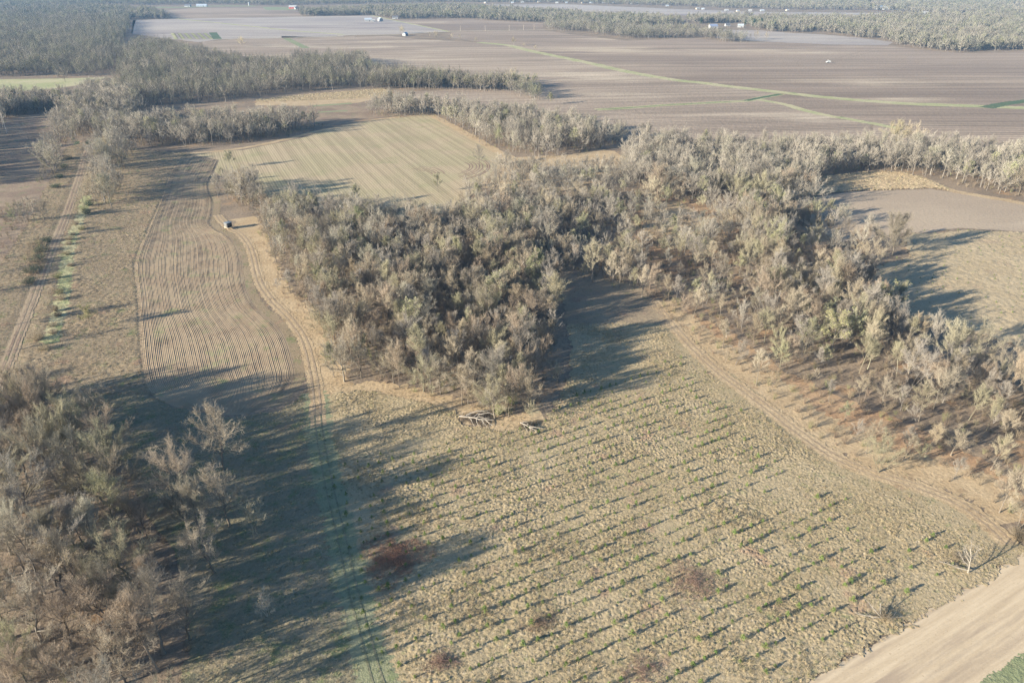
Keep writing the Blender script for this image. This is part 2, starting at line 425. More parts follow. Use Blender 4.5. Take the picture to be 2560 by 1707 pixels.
# --- bare soil strip and the grass in the lower right corner
def along(a, off): return tuple(ROAD_A + rd * a + rn * off)
sheet('soil_strip', [along(-60, 0), along(140, 0.4), along(140, -14.2), along(-60, -14.8)], M['sand'], 0.03, 'wide smooth strip of bare sandy soil across the lower right corner', 'bare soil', step=0.5, amp=0.35)
def streak_mat():
    m, nt, b = new_mat('raked_sand'); n = NB(nt)
    vec = n.rot(-math.atan2(rd[1], rd[0]))
    c = n.mix(n.ramp(n.noise(1.2, 4, 0.6, stretch=(14, 1), vec=vec), 0.35, 0.65), (0.50, 0.385, 0.25), (0.585, 0.46, 0.305))
    c = n.mix(n.ramp(n.noise(3.0, 3, 0.6, stretch=(12, 1), vec=vec, off=3.0), 0.56, 0.70), c, (0.40, 0.305, 0.21))
    c = n.mix(n.ramp(n.noise(0.5, 2, 0.7, off=8), 0.62, 0.72), c, (0.44, 0.33, 0.21))
    n.L.new(c, b.inputs['Base Color'])
    dp_ = n.N.new('ShaderNodeVectorMath'); dp_.operation = 'DOT_PRODUCT'
    n.L.new(n.geo.outputs['Position'], dp_.inputs[0]); dp_.inputs[1].default_value = (rn[0], rn[1], 0)
    off = n.math('SUBTRACT', dp_.outputs['Value'], float(ROAD_A @ rn))
    off = n.math('ADD', off, n.math('MULTIPLY', n.noise(18, 2, 0.5, vec=vec), 1.6))
    for c0, wd, k_ in ((-9.0, 0.45, .5), (-10.9, 0.5, .65), (-12.2, 0.8, .45), (-5.6, 0.35, .25), (-7.4, 0.35, .3), (-0.2, 0.35, .4)):
        band = n.math('SUBTRACT', 1.0, n.ramp(n.math('ABSOLUTE', n.math('SUBTRACT', off, c0 + 0.8)), wd * 0.3, wd * 1.6))
        c = n.mix(n.math('MULTIPLY', n.math('MULTIPLY', band, k_), n.ramp(n.noise(2.5, 3, 0.7, stretch=(8, 1), vec=vec, off=c0), 0.3, 0.6)), c, (0.33, 0.25, 0.175))
    n.L.new(c, b.inputs['Base Color'])
    n.bump(n.noise(0.5, 3, 0.7, stretch=(4, 1), vec=vec), 0.06, 0.9, b)
    return m
bpy.data.objects['soil_strip'].data.materials[0] = streak_mat()
CORNER = [along(-60, -14.0), along(140, -13.4), along(140, -40), along(-60, -40)]
grid_sheet('roadside_grass', CORNER, 0.3, lambda X, Y: clump(X, Y, 0.05), M['green'], 'short green grass beyond the soil strip', 'grass', 0.02, wv=0.25)

# --- curving tilled field: rows follow its two edges
left = V([(432, 352), (408, 372), (390, 400), (372, 450), (342, 520), (314, 580), (307, 620), (314, 680), (318, 760), (326, 850), (348, 905), (420, 940), (500, 955)])
right = S([(548, 400), (532, 438), (522, 458), (524, 480), (534, 505), (532, 535), (527, 557), (540, 574), (570, 590), (594, 614), (606, 650), (608, 683), (617, 725), (637, 764), (668, 792), (698, 820), (718, 855), (730, 895), (738, 935), (724, 965), (690, 1000), (620, 1035)])
def resample(P, n):
    P = np.array(P); d = np.r_[0, np.cumsum(np.hypot(*np.diff(P, axis=0).T))]
    s = np.linspace(0, d[-1], n)
    return np.stack([np.interp(s, d, P[:, 0]), np.interp(s, d, P[:, 1])], 1)
NA, NC = 480, 320
Lr = resample(smooth(left, 1.0), NA); Rr = resample(smooth(right, 1.0), NA)
tt = np.linspace(0, 1, NC)
X = Lr[:, None, 0] * (1 - tt) + Rr[:, None, 0] * tt
Y = Lr[:, None, 1] * (1 - tt) + Rr[:, None, 1] * tt
wid = np.hypot(Rr[:, 0] - Lr[:, 0], Rr[:, 1] - Lr[:, 1])
WREF = 62.0
# rows run parallel to both edges and crowd together in the narrow neck
across = tt[None, :] * WREF + 0.0 * wid[:, None]
across = across + 0.06 * perlin(X / 20, Y / 20, 31)
rowid = np.floor(across / 0.76).astype(int)
rrand = _rs.rand(400)[rowid % 400]
brk = np.clip(0.6 + 0.8 * perlin(X / 4, Y / 9, 15), 0.1, 1.2)
rowh = (0.032 + 0.06 * rrand) * np.clip(brk, 0.55, 1.1) * np.sin(across * 2 * np.pi / 0.76) + 0.03 * perlin(X / 1.6, Y / 1.6, 14)
tap = np.minimum(np.minimum(tt, 1 - tt)[None, :] * 60.0, np.minimum(np.arange(NA), NA - 1 - np.arange(NA))[:, None] * 0.5)
tap = np.clip(tap / 2.5, 0, 1)
zz = 0.035 + (0.09 + rowh) * tap
vv = np.stack([X, Y, zz], -1).reshape(-1, 3)
vid = np.arange(NA * NC).reshape(NA, NC)
ff = np.stack([vid[:-1, :-1], vid[:-1, 1:], vid[1:, 1:], vid[1:, :-1]], -1).reshape(-1, 4)
def tilled_mat():
    m, nt, b = new_mat('tilled_soil'); n = NB(nt)
    a = n.attr('across')
    c = n.mix(n.ramp(n.noise(14, 4, 0.65), 0.42, 0.6), (0.290, 0.208, 0.132), (0.335, 0.250, 0.156))
    c = n.mix(n.ramp(n.noise(9, 4, 0.7, off=3), 0.52, 0.70), c, (0.225, 0.225, 0.105))
    s = n.math('SINE', n.math('MULTIPLY', a, 2 * math.pi / 0.76))  # stripes put furrow shading into the colour: pale crests, dark bottoms
    c = n.mix(n.math('MULTIPLY', n.math('MULTIPLY', n.ramp(s, -0.3, 0.9), 0.75), n.ramp(n.noise(7, 3, 0.6, off=6), 0.30, 0.70)), c, (0.42, 0.325, 0.215))
    c = n.mix(n.math('MULTIPLY', n.ramp(n.attr('rowrand'), 0.62, 0.86), n.ramp(n.math('MULTIPLY', s, -1.0), -0.5, 0.8)), c, (0.215, 0.162, 0.115))
    c = n.mix(n.ramp(n.noise(0.6, 2, 0.7), 0.6, 0.72), c, (0.42, 0.35, 0.22))
    n.L.new(c, b.inputs['Base Color'])
    return m
fld = mesh_obj('tilled_field', vv, ff, tilled_mat(), attrs={'across': across.ravel(), 'rowrand': (rrand * np.clip(0.75 + 0.5 * perlin(X / 12, Y / 25, 16), 0, 1)).ravel()}, smoothf=True)
tag(fld, 'curving tilled field with close furrows following the lane', 'field', kind='structure')

strip('field_verge', [tuple(p) for p in (Rr[::8] + np.array([1.6, 0.3]))], 3.6, M['rough'], 0.03, 'grassy verge between the tilled field and the sandy lane', 'grass', step=0.7, jit=0.4)

# --- rough grassland on the left, its farm track, ditches
ROUGH = V([(-160, 960), (60, 905), (362, 908), (345, 850), (334, 760), (326, 680), (322, 620), (330, 575), (356, 520), (386, 450), (406, 400), (438, 352), (330, 345), (260, 330), (215, 320), (150, 340), (120, 400), (60, 520), (-20, 640), (-160, 800)])
HOLE_FIELD = [tuple(p) for p in Lr[::6]] + [tuple(p) for p in Rr[::-6]]
FTRACK = V([(-60, 985), (5, 862), (38, 780), (66, 710), (100, 620), (125, 560), (150, 500), (168, 450), (184, 400), (196, 360), (208, 330), (222, 312)])
SWALE = V([(115, 790), (140, 700), (150, 640), (160, 560), (185, 500), (200, 450)])
def rough_h(X, Y):
    a = 0.36 * (1 + 0.7 * perlin(X / 18, Y / 18, 9)) * np.clip((dist_line(FTRACK, X, Y) - 2.0) / 3.0, 0.06, 1)
    a = np.where(inside(HOLE_FIELD, X, Y), 0.02, a)
    a = a * np.clip((dist_line(SWALE, X, Y) - 1.5) / 2.5, 0.15, 1)
    return clump(X * 0.8, Y * 0.8, a)
grid_sheet('rough_grassland', ROUGH, 0.55, rough_h, M['rough'], 'rough tan grassland with old vehicle track on the left', 'grassland', 0.02)
for s in (-0.8, 0.8):
    hp = smooth(FTRACK, 2.0); t = np.gradient(hp, axis=0); t /= np.linalg.norm(t, axis=1)[:, None]
    hq = hp + np.stack([-t[:, 1], t[:, 0]], 1) * s
    strip('wheel_rut', [tuple(p) for p in hq], 0.85, M['fallow'], 0.14, 'earth wheel rut of the straight farm track', 'path', step=0.9, jit=0.25)
strip('farm_track', FTRACK, 4.2, M['track'], 0.10, 'straight earth farm track on the left', 'path', step=0.9, jit=0.2)
strip('green_swale', V([(115, 790), (140, 700), (150, 640), (160, 560), (185, 500), (200, 450)]), 5.0, M['verge'], 0.11, 'green grassy swale beside the farm track', 'grass', step=0.7, jit=0.6)
strip('drain', V([(120, 450), (140, 400), (162, 355), (178, 325)]), 3.0, M['dark_green'], 0.03, 'narrow ditch along the farm track, its shadow painted dark green', 'ditch', step=0.9, jit=0.4)  # flat strip; dark colour stands in for the shadow in the sunken ditch
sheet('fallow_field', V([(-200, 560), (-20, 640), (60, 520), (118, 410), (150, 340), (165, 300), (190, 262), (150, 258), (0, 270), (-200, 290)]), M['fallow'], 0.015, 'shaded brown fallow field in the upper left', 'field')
sheet('pasture', S([(-200, 215), (-200, 200), (0, 199), (150, 197), (262, 194), (250, 203), (190, 214), (120, 224), (0, 232), (-200, 240)]), M['verge'], 0.015, 'narrow sunlit pale green pasture between two woods', 'field')

# --- pale green field with straight rows
gd = np.array(V([(1020, 410)])[0]) - np.array(V([(870, 300)])[0])
ga = math.atan2(gd[1], gd[0])
M['sprout'] = ground_mat('sprouting_rows', (0.410, 0.320, 0.200), (0.375, 0.310, 0.182), (0.335, 0.292, 0.160), big=34, mid=26, fine=1.2, c3at=(0.54, 0.70), vary=0.2, stretch=(1, 1), rows=(ga, 1.52, 0.26))
SPROUT = V([(432, 352), (560, 345), (690, 318), (770, 292), (860, 274), (985, 262), (1030, 285), (1090, 320), (1150, 352), (1140, 385), (1090, 440), (1000, 520), (850, 500), (720, 480), (600, 462), (560, 440), (500, 400)])
sheet('sprouting_field', SPROUT, M['sprout'], 0.035, 'pale green field of straight sprouting rows between the woods', 'field')
strip('field_margin', V([(330, 352), (450, 352), (560, 340), (660, 320), (720, 304), (790, 290), (860, 276), (985, 262)]), 5.0, M['straw'], 0.05, 'straw margin along the top of the pale green field', 'path', jit=0.3)
strip('field_margin', V([(985, 262), (1030, 285), (1090, 318), (1150, 352), (1200, 372)]), 7.0, M['straw'], 0.052, 'straw margin down the right side of the pale green field', 'path', jit=0.3)
M['arc'] = ground_mat('reddish_rut', (0.25, 0.165, 0.115), (0.29, 0.20, 0.14), None, big=8, fine=0.8, vary=0.3)
arc = [np.array(V([(1052, 392)])[0]) + np.array([r_ * math.cos(a), r_ * math.sin(a)]) for r_ in () for a in ()]
rng0 = np.random.RandomState(8)
cen = np.array(V([(1030, 384)])[0])
for i in range(7):
    for cx_, r0_, a0_, a1_ in ((cen, 13.0, -60, 35), (cen + np.array([-17.0, -20.0]), 9.0, 20, 100)):
        if cx_ is not cen and i > 3: continue
        rr_ = r0_ + i * 2.2 + rng0.uniform(-0.5, 0.5)
        pts = [tuple(cx_ + rr_ * np.array([math.cos(a), 1.25 * math.sin(a)])) for a in np.linspace(R(a0_ + rng0.uniform(-12, 12)), R(a1_ + rng0.uniform(-12, 12)), 12)]
        strip('turning_rut', pts, 0.8, M['arc'], 0.06 + 0.004 * i, 'curved tractor rut at the corner of the pale green field', 'path', jit=0.4)

# --- small clearings, pale grass bands and the plough land between the woods
sheet('clearing', Z(1280, 200, 3.675, [(-360, 700), (-150, 700), (0, 712), (500, 690), (840, 640), (940, 655), (1080, 735), (1120, 800), (700, 1000), (0, 1040), (-330, 980)]), M['straw'], 0.02, 'tan grass clearing behind the central wood', 'clearing')
sheet('clearing', V([(1470, 470), (1560, 462), (1640, 510), (1680, 560), (1560, 575), (1480, 540)]), M['straw'], 0.022, 'rust and straw clearing inside the right-hand wood', 'clearing')
sheet('pale_grass_band', Z(640, 200, 3.675, [(0, 180), (500, 130), (1160, 80), (1260, 105), (1260, 150), (900, 215), (500, 240), (0, 235)]), M['straw'], 0.02, 'sunlit band of pale tall grass below the north wood', 'grass')
sheet('grass_plot', Z(640, 200, 3.675, [(480, 240), (900, 218), (1100, 260), (1300, 300), (1300, 330), (940, 365), (560, 420), (440, 330)]), M['fallow'], 0.024, 'small shaded grass plot between two wood blocks', 'grass')
strip('grass_strip', Z(640, 200, 3.675, [(520, 240), (700, 228), (880, 215)]), 8, M['green'], 0.03, 'short dark green strip in the small plot', 'grass', jit=0.1)
strip('grass_strip', Z(640, 200, 3.675, [(570, 298), (700, 290), (840, 284)]), 6, M['green'], 0.03, 'lower green strip in the small plot', 'grass', jit=0.1)
sheet('ploughed_field', Z(640, 200, 3.675, [(1350, 140), (1400, 110), (1800, 95), (2150, 92), (2352, 110), (2600, 190), (2700, 260), (2300, 300), (1500, 230)]), M['ploughed'], 0.02, 'small ploughed field behind the island wood', 'field')
sheet('ploughed_field', Z(1700, 400, 2.24, [(500, 250), (960, 178), (1400, 163), (1500, 178), (1926, 240), (2600, 330), (2600, 460), (1926, 402), (1640, 386), (1560, 380), (1400, 407), (1290, 405), (900, 460)]), M['ploughed_pale'], 0.03, 'brown ploughed patch beside the right-hand wood', 'field')
grid_sheet('reed_patch', Z(1700, 400, 2.24, [(560, 130), (700, 105), (900, 82), (1100, 62), (1250, 72), (1350, 98), (1500, 158), (1500, 172), (1400, 160), (960, 176), (600, 210)]), 0.8, lambda X, Y: clump(X * 0.55, Y * 0.55, 0.7), M['straw'], 'wedge of pale tall grass above the ploughed patch', 'grass', 0.03)
strip('field_margin', Z(1700, 400, 2.24, [(1350, 100), (1500, 165), (1700, 205), (1926, 245), (2300, 320)]), 6, M['straw'], 0.06, 'straw margin along the upper side of the ploughed patch', 'path', jit=0.3)
RMEAD = Z(1700, 400, 2.24, [(1000, 620), (1130, 585), (1290, 540), (1240, 440), (1300, 408), (1400, 412), (1640, 392), (1926, 407), (2600, 460), (2600, 1060), (1926, 1060), (1750, 1000), (1600, 960), (1300, 900), (1100, 800)])
grid_sheet('meadow', RMEAD, 0.75, lambda X, Y: clump(X * 0.6, Y * 0.6, 0.4), M['meadow_dry'], 'sunlit tussocky meadow beyond the right-hand wood', 'meadow', 0.02)

sheet('leaf_floor', V([(1440, 455), (1600, 458), (1690, 500), (1700, 600), (1560, 640), (1450, 600)]), M['rust'], 0.008, 'rust coloured leaf floor of the open part of the right-hand wood', 'leaf litter', step=1.2, amp=2.5)
sheet('leaf_floor', V([(1800, 520), (1960, 545), (1960, 640), (1810, 630)]), M['rust'], 0.008, 'rust coloured leaf floor near the round crowned tree', 'leaf litter', step=1.2, amp=2.5)
sheet('leaf_floor', V([(1530, 700), (1640, 740), (1800, 850), (1950, 920), (2150, 1000), (2330, 1100), (2420, 1240), (2270, 1150), (2060, 1080), (1880, 1000), (1700, 860)]), M['rust'], 0.008, 'rust coloured leaf floor under the front trees of the right-hand wood', 'leaf litter', step=1.0, amp=2.0)

# --- far farmland
Z1 = lambda p: Z(0, 0, 2.735, p)
Z2 = lambda p: Z(850, 0, 2.735, p)
Z3 = lambda p: Z(1700, 0, 2.735, p)
DITCH = Z2([(950, 292), (1150, 312), (1270, 342), (1400, 370), (1700, 432), (1900, 478), (2100, 517), (2324, 553)]) + Z3([(150, 568), (300, 588), (700, 634), (1000, 667), (1500, 707), (2050, 728), (2500, 745), (2900, 765)])
DITCH2 = Z3([(690, 645), (560, 668), (450, 690), (200, 704), (0, 715)]) + Z2([(2200, 722), (1950, 740), (1750, 752)])
STRIP3 = Z3([(520, 680), (700, 712), (850, 755), (1000, 790), (1150, 815), (1320, 846), (1500, 880)])
# middle field left of the ditch
sheet('ploughed_field', Z2([(-400, 250), (0, 258), (330, 247), (550, 272), (950, 292), (1150, 312), (1270, 345), (1400, 372), (1700, 434), (1900, 480), (2100, 519), (2324, 555)]) + Z3([(300, 590), (690, 640), (450, 690), (0, 715)]) + Z2([(2100, 735), (1700, 800), (1400, 860), (1100, 700), (500, 560), (200, 480), (0, 450), (-400, 430)]), M['ploughed'], 0.03, 'broad ploughed field between north wood and grassy ditch', 'field')
sheet('ploughed_field', Z2([(1150, 308), (950, 288), (760, 262), (760, 222), (1390, 207), (1560, 235), (1950, 280), (2324, 266)]) + Z3([(140, 265), (400, 292), (600, 290), (1000, 310), (1400, 312), (1700, 345), (2000, 368), (2352, 350), (2900, 350), (2900, 760), (2352, 738), (2050, 726), (1500, 703), (1000, 662), (700, 630), (300, 583), (0, 545)]) + Z2([(2100, 512), (1900, 474), (1700, 428), (1400, 366), (1270, 338)]), M['ploughed_dark'], 0.03, 'largest ploughed field reaching to the far right woods', 'field')
sheet('ploughed_field', Z3([(740, 642), (1000, 672), (1500, 712), (2050, 735), (2352, 752), (2900, 790), (2900, 1100), (1320, 1000), (1320, 843), (1150, 812), (1000, 787), (850, 750), (620, 690)]), M['ploughed_dark'], 0.032, 'ploughed field below the grassy ditch on the right', 'field')
sheet('ploughed_field', Z2([(1750, 756), (1950, 746), (2200, 728)]) + Z3([(0, 721), (450, 696), (540, 684), (700, 718), (850, 762), (1000, 797), (1300, 850), (1300, 1000), (0, 980)]) + Z2([(2000, 900), (1600, 860)]), M['ploughed'], 0.034, 'ploughed triangle below the small ditch', 'field')
sheet('stubble_field', Z3([(240, 262), (300, 205), (560, 210), (760, 228), (960, 236), (1200, 258), (1460, 290), (1420, 312), (1000, 306), (600, 288)]), M['pale_field'], 0.045, 'pale stubble field in front of the far right woods', 'field')
strip('ditch_bank', DITCH, 15, M['verge'], 0.06, 'long green and straw ditch bank crossing the far fields', 'ditch', jit=0.15)
strip('ditch_bank', DITCH2, 9, M['verge'], 0.066, 'short ditch bank joining the long one', 'ditch', jit=0.15)
strip('ditch_water', DITCH2[:3], 6, M['dark_green'], 0.09, 'dark green end of the short ditch', 'ditch', jit=0.2)
strip('ditch_water', DITCH2[2:], 1.8, M['dark_green'], 0.09, 'thin dark line of the short ditch', 'ditch', jit=0.3)
strip('ditch_water', Z3([(2090, 738), (2200, 715), (2352, 694), (2700, 650)]), 12, M['dark_green'], 0.09, 'dark green ditch at the right edge of the fields', 'ditch', jit=0.15)
strip('field_margin', STRIP3, 9, M['verge'], 0.06, 'straw and green strip between two ploughed fields', 'grass', jit=0.2)
# upper left fields
sheet('stubble_field', Z1([(905, 140), (1200, 131), (1350, 142), (1700, 180), (2000, 212), (2352, 240), (2352, 252), (1900, 264), (1500, 272), (1350, 290), (1100, 260), (900, 232)]), M['pale_field'], 0.03, 'pale stubble field right of the railway cutting', 'field')
sheet('stubble_field', Z1([(1200, 130), (2324, 112)]) + Z2([(0, 113), (215, 108), (370, 140), (740, 217), (420, 236), (0, 246)]) + Z1([(2000, 210), (1700, 178), (1350, 141)]), M['pale_field'], 0.034, 'wide pale stubble field with the farm buildings', 'field')
sheet('ploughed_field', Z1([(1030, 78), (1400, 54), (1780, 47), (2040, 72), (2070, 114), (1190, 129), (1150, 100)]), M['ploughed_dark'], 0.036, 'violet brown ploughed field near the horizon', 'field')
sheet('ploughed_field', Z1([(1380, 285), (1600, 272), (1960, 264), (2352, 254)]) + Z2([(100, 250), (100, 330), (0, 450)]) + Z1([(1900, 480), (1400, 400)]), M['ploughed'], 0.026, 'ploughed field in front of the north wood', 'field')
sheet('ploughed_field', Z2([(380, 143), (770, 128), (1390, 160), (1390, 204), (742, 216)]), M['ploughed_dark'], 0.036, 'ploughed field behind the pale road', 'field')
sheet('stubble_field', S([(1200, 12), (1400, 11), (1710, 24), (1920, 31), (2100, 32), (2250, 35), (2320, 39), (2150, 43), (1950, 43), (1750, 40), (1600, 37), (1450, 29), (1270, 16)]), M['pale_field'], 0.05, 'far pale stubble strip below the row of houses', 'field')
sheet('pasture', S([(2480, 0), (2610, 0), (2610, 9), (2540, 7)]), M['green'], 0.05, 'small green pasture in the far right corner', 'field')
sheet('pasture', S([(655, 18), (720, 19), (745, 26), (665, 26)]), M['green'], 0.05, 'small green lawn in front of the far red house', 'field')
strip('lawn', S([(385, 19), (450, 19), (540, 16), (640, 16)]), 60, M['green'], 0.05, 'far green lawn strip along the horizon woods', 'grass', jit=0.1)
for i in range(14):
    x = 1180 + i * 22
    strip('crop_row', Z1([(x, 228), (x + 28 + i * 2, 270)]), 7, M['pale_field' if i % 2 else 'verge'], 0.042, 'thin crop strip in the far striped plot', 'field', jit=0.05)
strip('grass_strip', Z1([(1455, 224), (1490, 272)]), 14, M['dark_green'], 0.06, 'dark green strip beside the far striped plot', 'grass', jit=0.1)
strip('grass_strip', Z1([(1958, 264), (2020, 295), (2092, 330)]), 12, M['green'], 0.06, 'bright green strip across the far ploughed field', 'grass', jit=0.1)
strip('field_margin', Z1([(1210, 130), (1350, 144), (1700, 180), (2000, 212), (2352, 238)]), 10, M['verge'], 0.06, 'straw and grey green margin between two stubble fields', 'grass', jit=0.2)
strip('road', Z1([(1400, 272), (1900, 262), (2324, 250)]) + Z2([(0, 244), (420, 236), (740, 218), (1390, 205), (1500, 203)]), 6.5, M['lane'], 0.075, 'pale country road across the far fields', 'road', jit=0.05)
strip('farm_lane', Z2([(740, 217), (560, 180), (370, 141), (215, 108)]), 8, M['verge'], 0.07, 'cream grassy lane from the farm to the road', 'road', jit=0.1)
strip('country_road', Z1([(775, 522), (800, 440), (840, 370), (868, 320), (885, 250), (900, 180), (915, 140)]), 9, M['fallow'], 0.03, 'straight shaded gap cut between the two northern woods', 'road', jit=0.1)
for off in (0, 5):
    strip('wheel_rut', Z(2000, 100, 9.8, [(770, 500 + off * 14), (1100, 400 + off * 15), (1500, 290 + off * 15), (1850, 215 + off * 13), (2100, 165 + off * 11)]), 0.9, M['fallow'], 0.08, 'dark tyre line behind the white tractor', 'path', jit=0.1)

# ------------------------------------------------------------------ plants: mesh builders
class Geo:
    """collects tubes and twig prisms, with a material index per face; builds one mesh"""
    def __init__(s): s.v = []; s.f = []; s.m = []; s.n = 0
    def tube(s, pts, rad, sides=5, mi=0, cap=True):
        P = np.asarray(pts, float); k = len(P)
        T = np.gradient(P, axis=0); T /= np.linalg.norm(T, axis=1)[:, None] + 1e-9
        ref = np.where(np.abs(T[:, 2:3]) > 0.9, [[1., 0, 0]], [[0, 0, 1.]])
        A = np.cross(T, ref); A /= np.linalg.norm(A, axis=1)[:, None] + 1e-9
        if abs(T[0, 2]) > 0.6: A = np.tile([[1., 0, 0]], (k, 1)) - T * T[:, 0:1]; A /= np.linalg.norm(A, axis=1)[:, None] + 1e-9
        B = np.cross(T, A)
        a = np.arange(sides) * 2 * np.pi / sides
        ring = P[:, None] + np.asarray(rad)[:, None, None] * (A[:, None] * np.cos(a)[None, :, None] + B[:, None] * np.sin(a)[None, :, None])
        i = np.arange(k - 1)[:, None] * sides; j = np.arange(sides)[None, :]; j2 = (j + 1) % sides
        f = np.stack([i + j, i + j2, i + sides + j2, i + sides + j], -1).reshape(-1, 4) + s.n
        s.v.append(ring.reshape(-1, 3)); s.f.append(f); s.m.append(np.full(len(f), mi)); s.n += k * sides
    def prisms(s, A, B, ra, rb, mi=0):
        A = np.asarray(A, float); B = np.asarray(B, float)
        if len(A) == 0: return
        T = B - A; T /= np.linalg.norm(T, axis=1)[:, None] + 1e-9
        ref = np.where(np.abs(T[:, 2:3]) > 0.8, [[1., 0, 0]], [[0, 0, 1.]])
        U = np.cross(T, ref); U /= np.linalg.norm(U, axis=1)[:, None]; W = np.cross(T, U)
        n = len(A); a = np.arange(3) * 2 * np.pi / 3
        off = U[:, None] * np.cos(a)[None, :, None] + W[:, None] * np.sin(a)[None, :, None]
        ra = np.broadcast_to(ra, (n,)); rb = np.broadcast_to(rb, (n,))
        vv = np.concatenate([A[:, None] + off * ra[:, None, None], B[:, None] + off * rb[:, None, None]], 1)
        b = np.arange(n)[:, None, None] * 6
        q = np.array([[0, 1, 4, 3], [1, 2, 5, 4], [2, 0, 3, 5]])[None]
        f = (b + q).reshape(-1, 4) + s.n
        s.v.append(vv.reshape(-1, 3)); s.f.append(f); s.m.append(np.full(len(f), mi)); s.n += n * 6
    def quads(s, C, size, rng, mi=0):
        """small leaf faces of random turn"""
        C = np.asarray(C, float); n = len(C)
        d = rng.randn(n, 3); d /= np.linalg.norm(d, axis=1)[:, None]
        e = np.cross(d, rng.randn(n, 3)); e /= np.linalg.norm(e, axis=1)[:, None]
        sz = (size * (0.6 + 0.8 * rng.rand(n)))[:, None]
        vv = np.stack([C - d * sz, C - e * sz * 0.5 + d * sz * 0.1, C + d * sz, C + e * sz * 0.5 + d * sz * 0.1], 1)
        f = np.arange(n * 4).reshape(n, 4) + s.n
        s.v.append(vv.reshape(-1, 3)); s.f.append(f); s.m.append(np.full(n, mi)); s.n += n * 4
    def mesh(s, name, mats):
        me = bpy.data.meshes.new(name)
        fill(me, np.concatenate(s.v), np.concatenate(s.f))
        for m in mats: me.materials.append(m)
        me.polygons.foreach_set('material_index', np.concatenate(s.m).astype(np.int32))
        return me

def unit(v): return v / (np.linalg.norm(v, axis=-1, keepdims=True) + 1e-9)

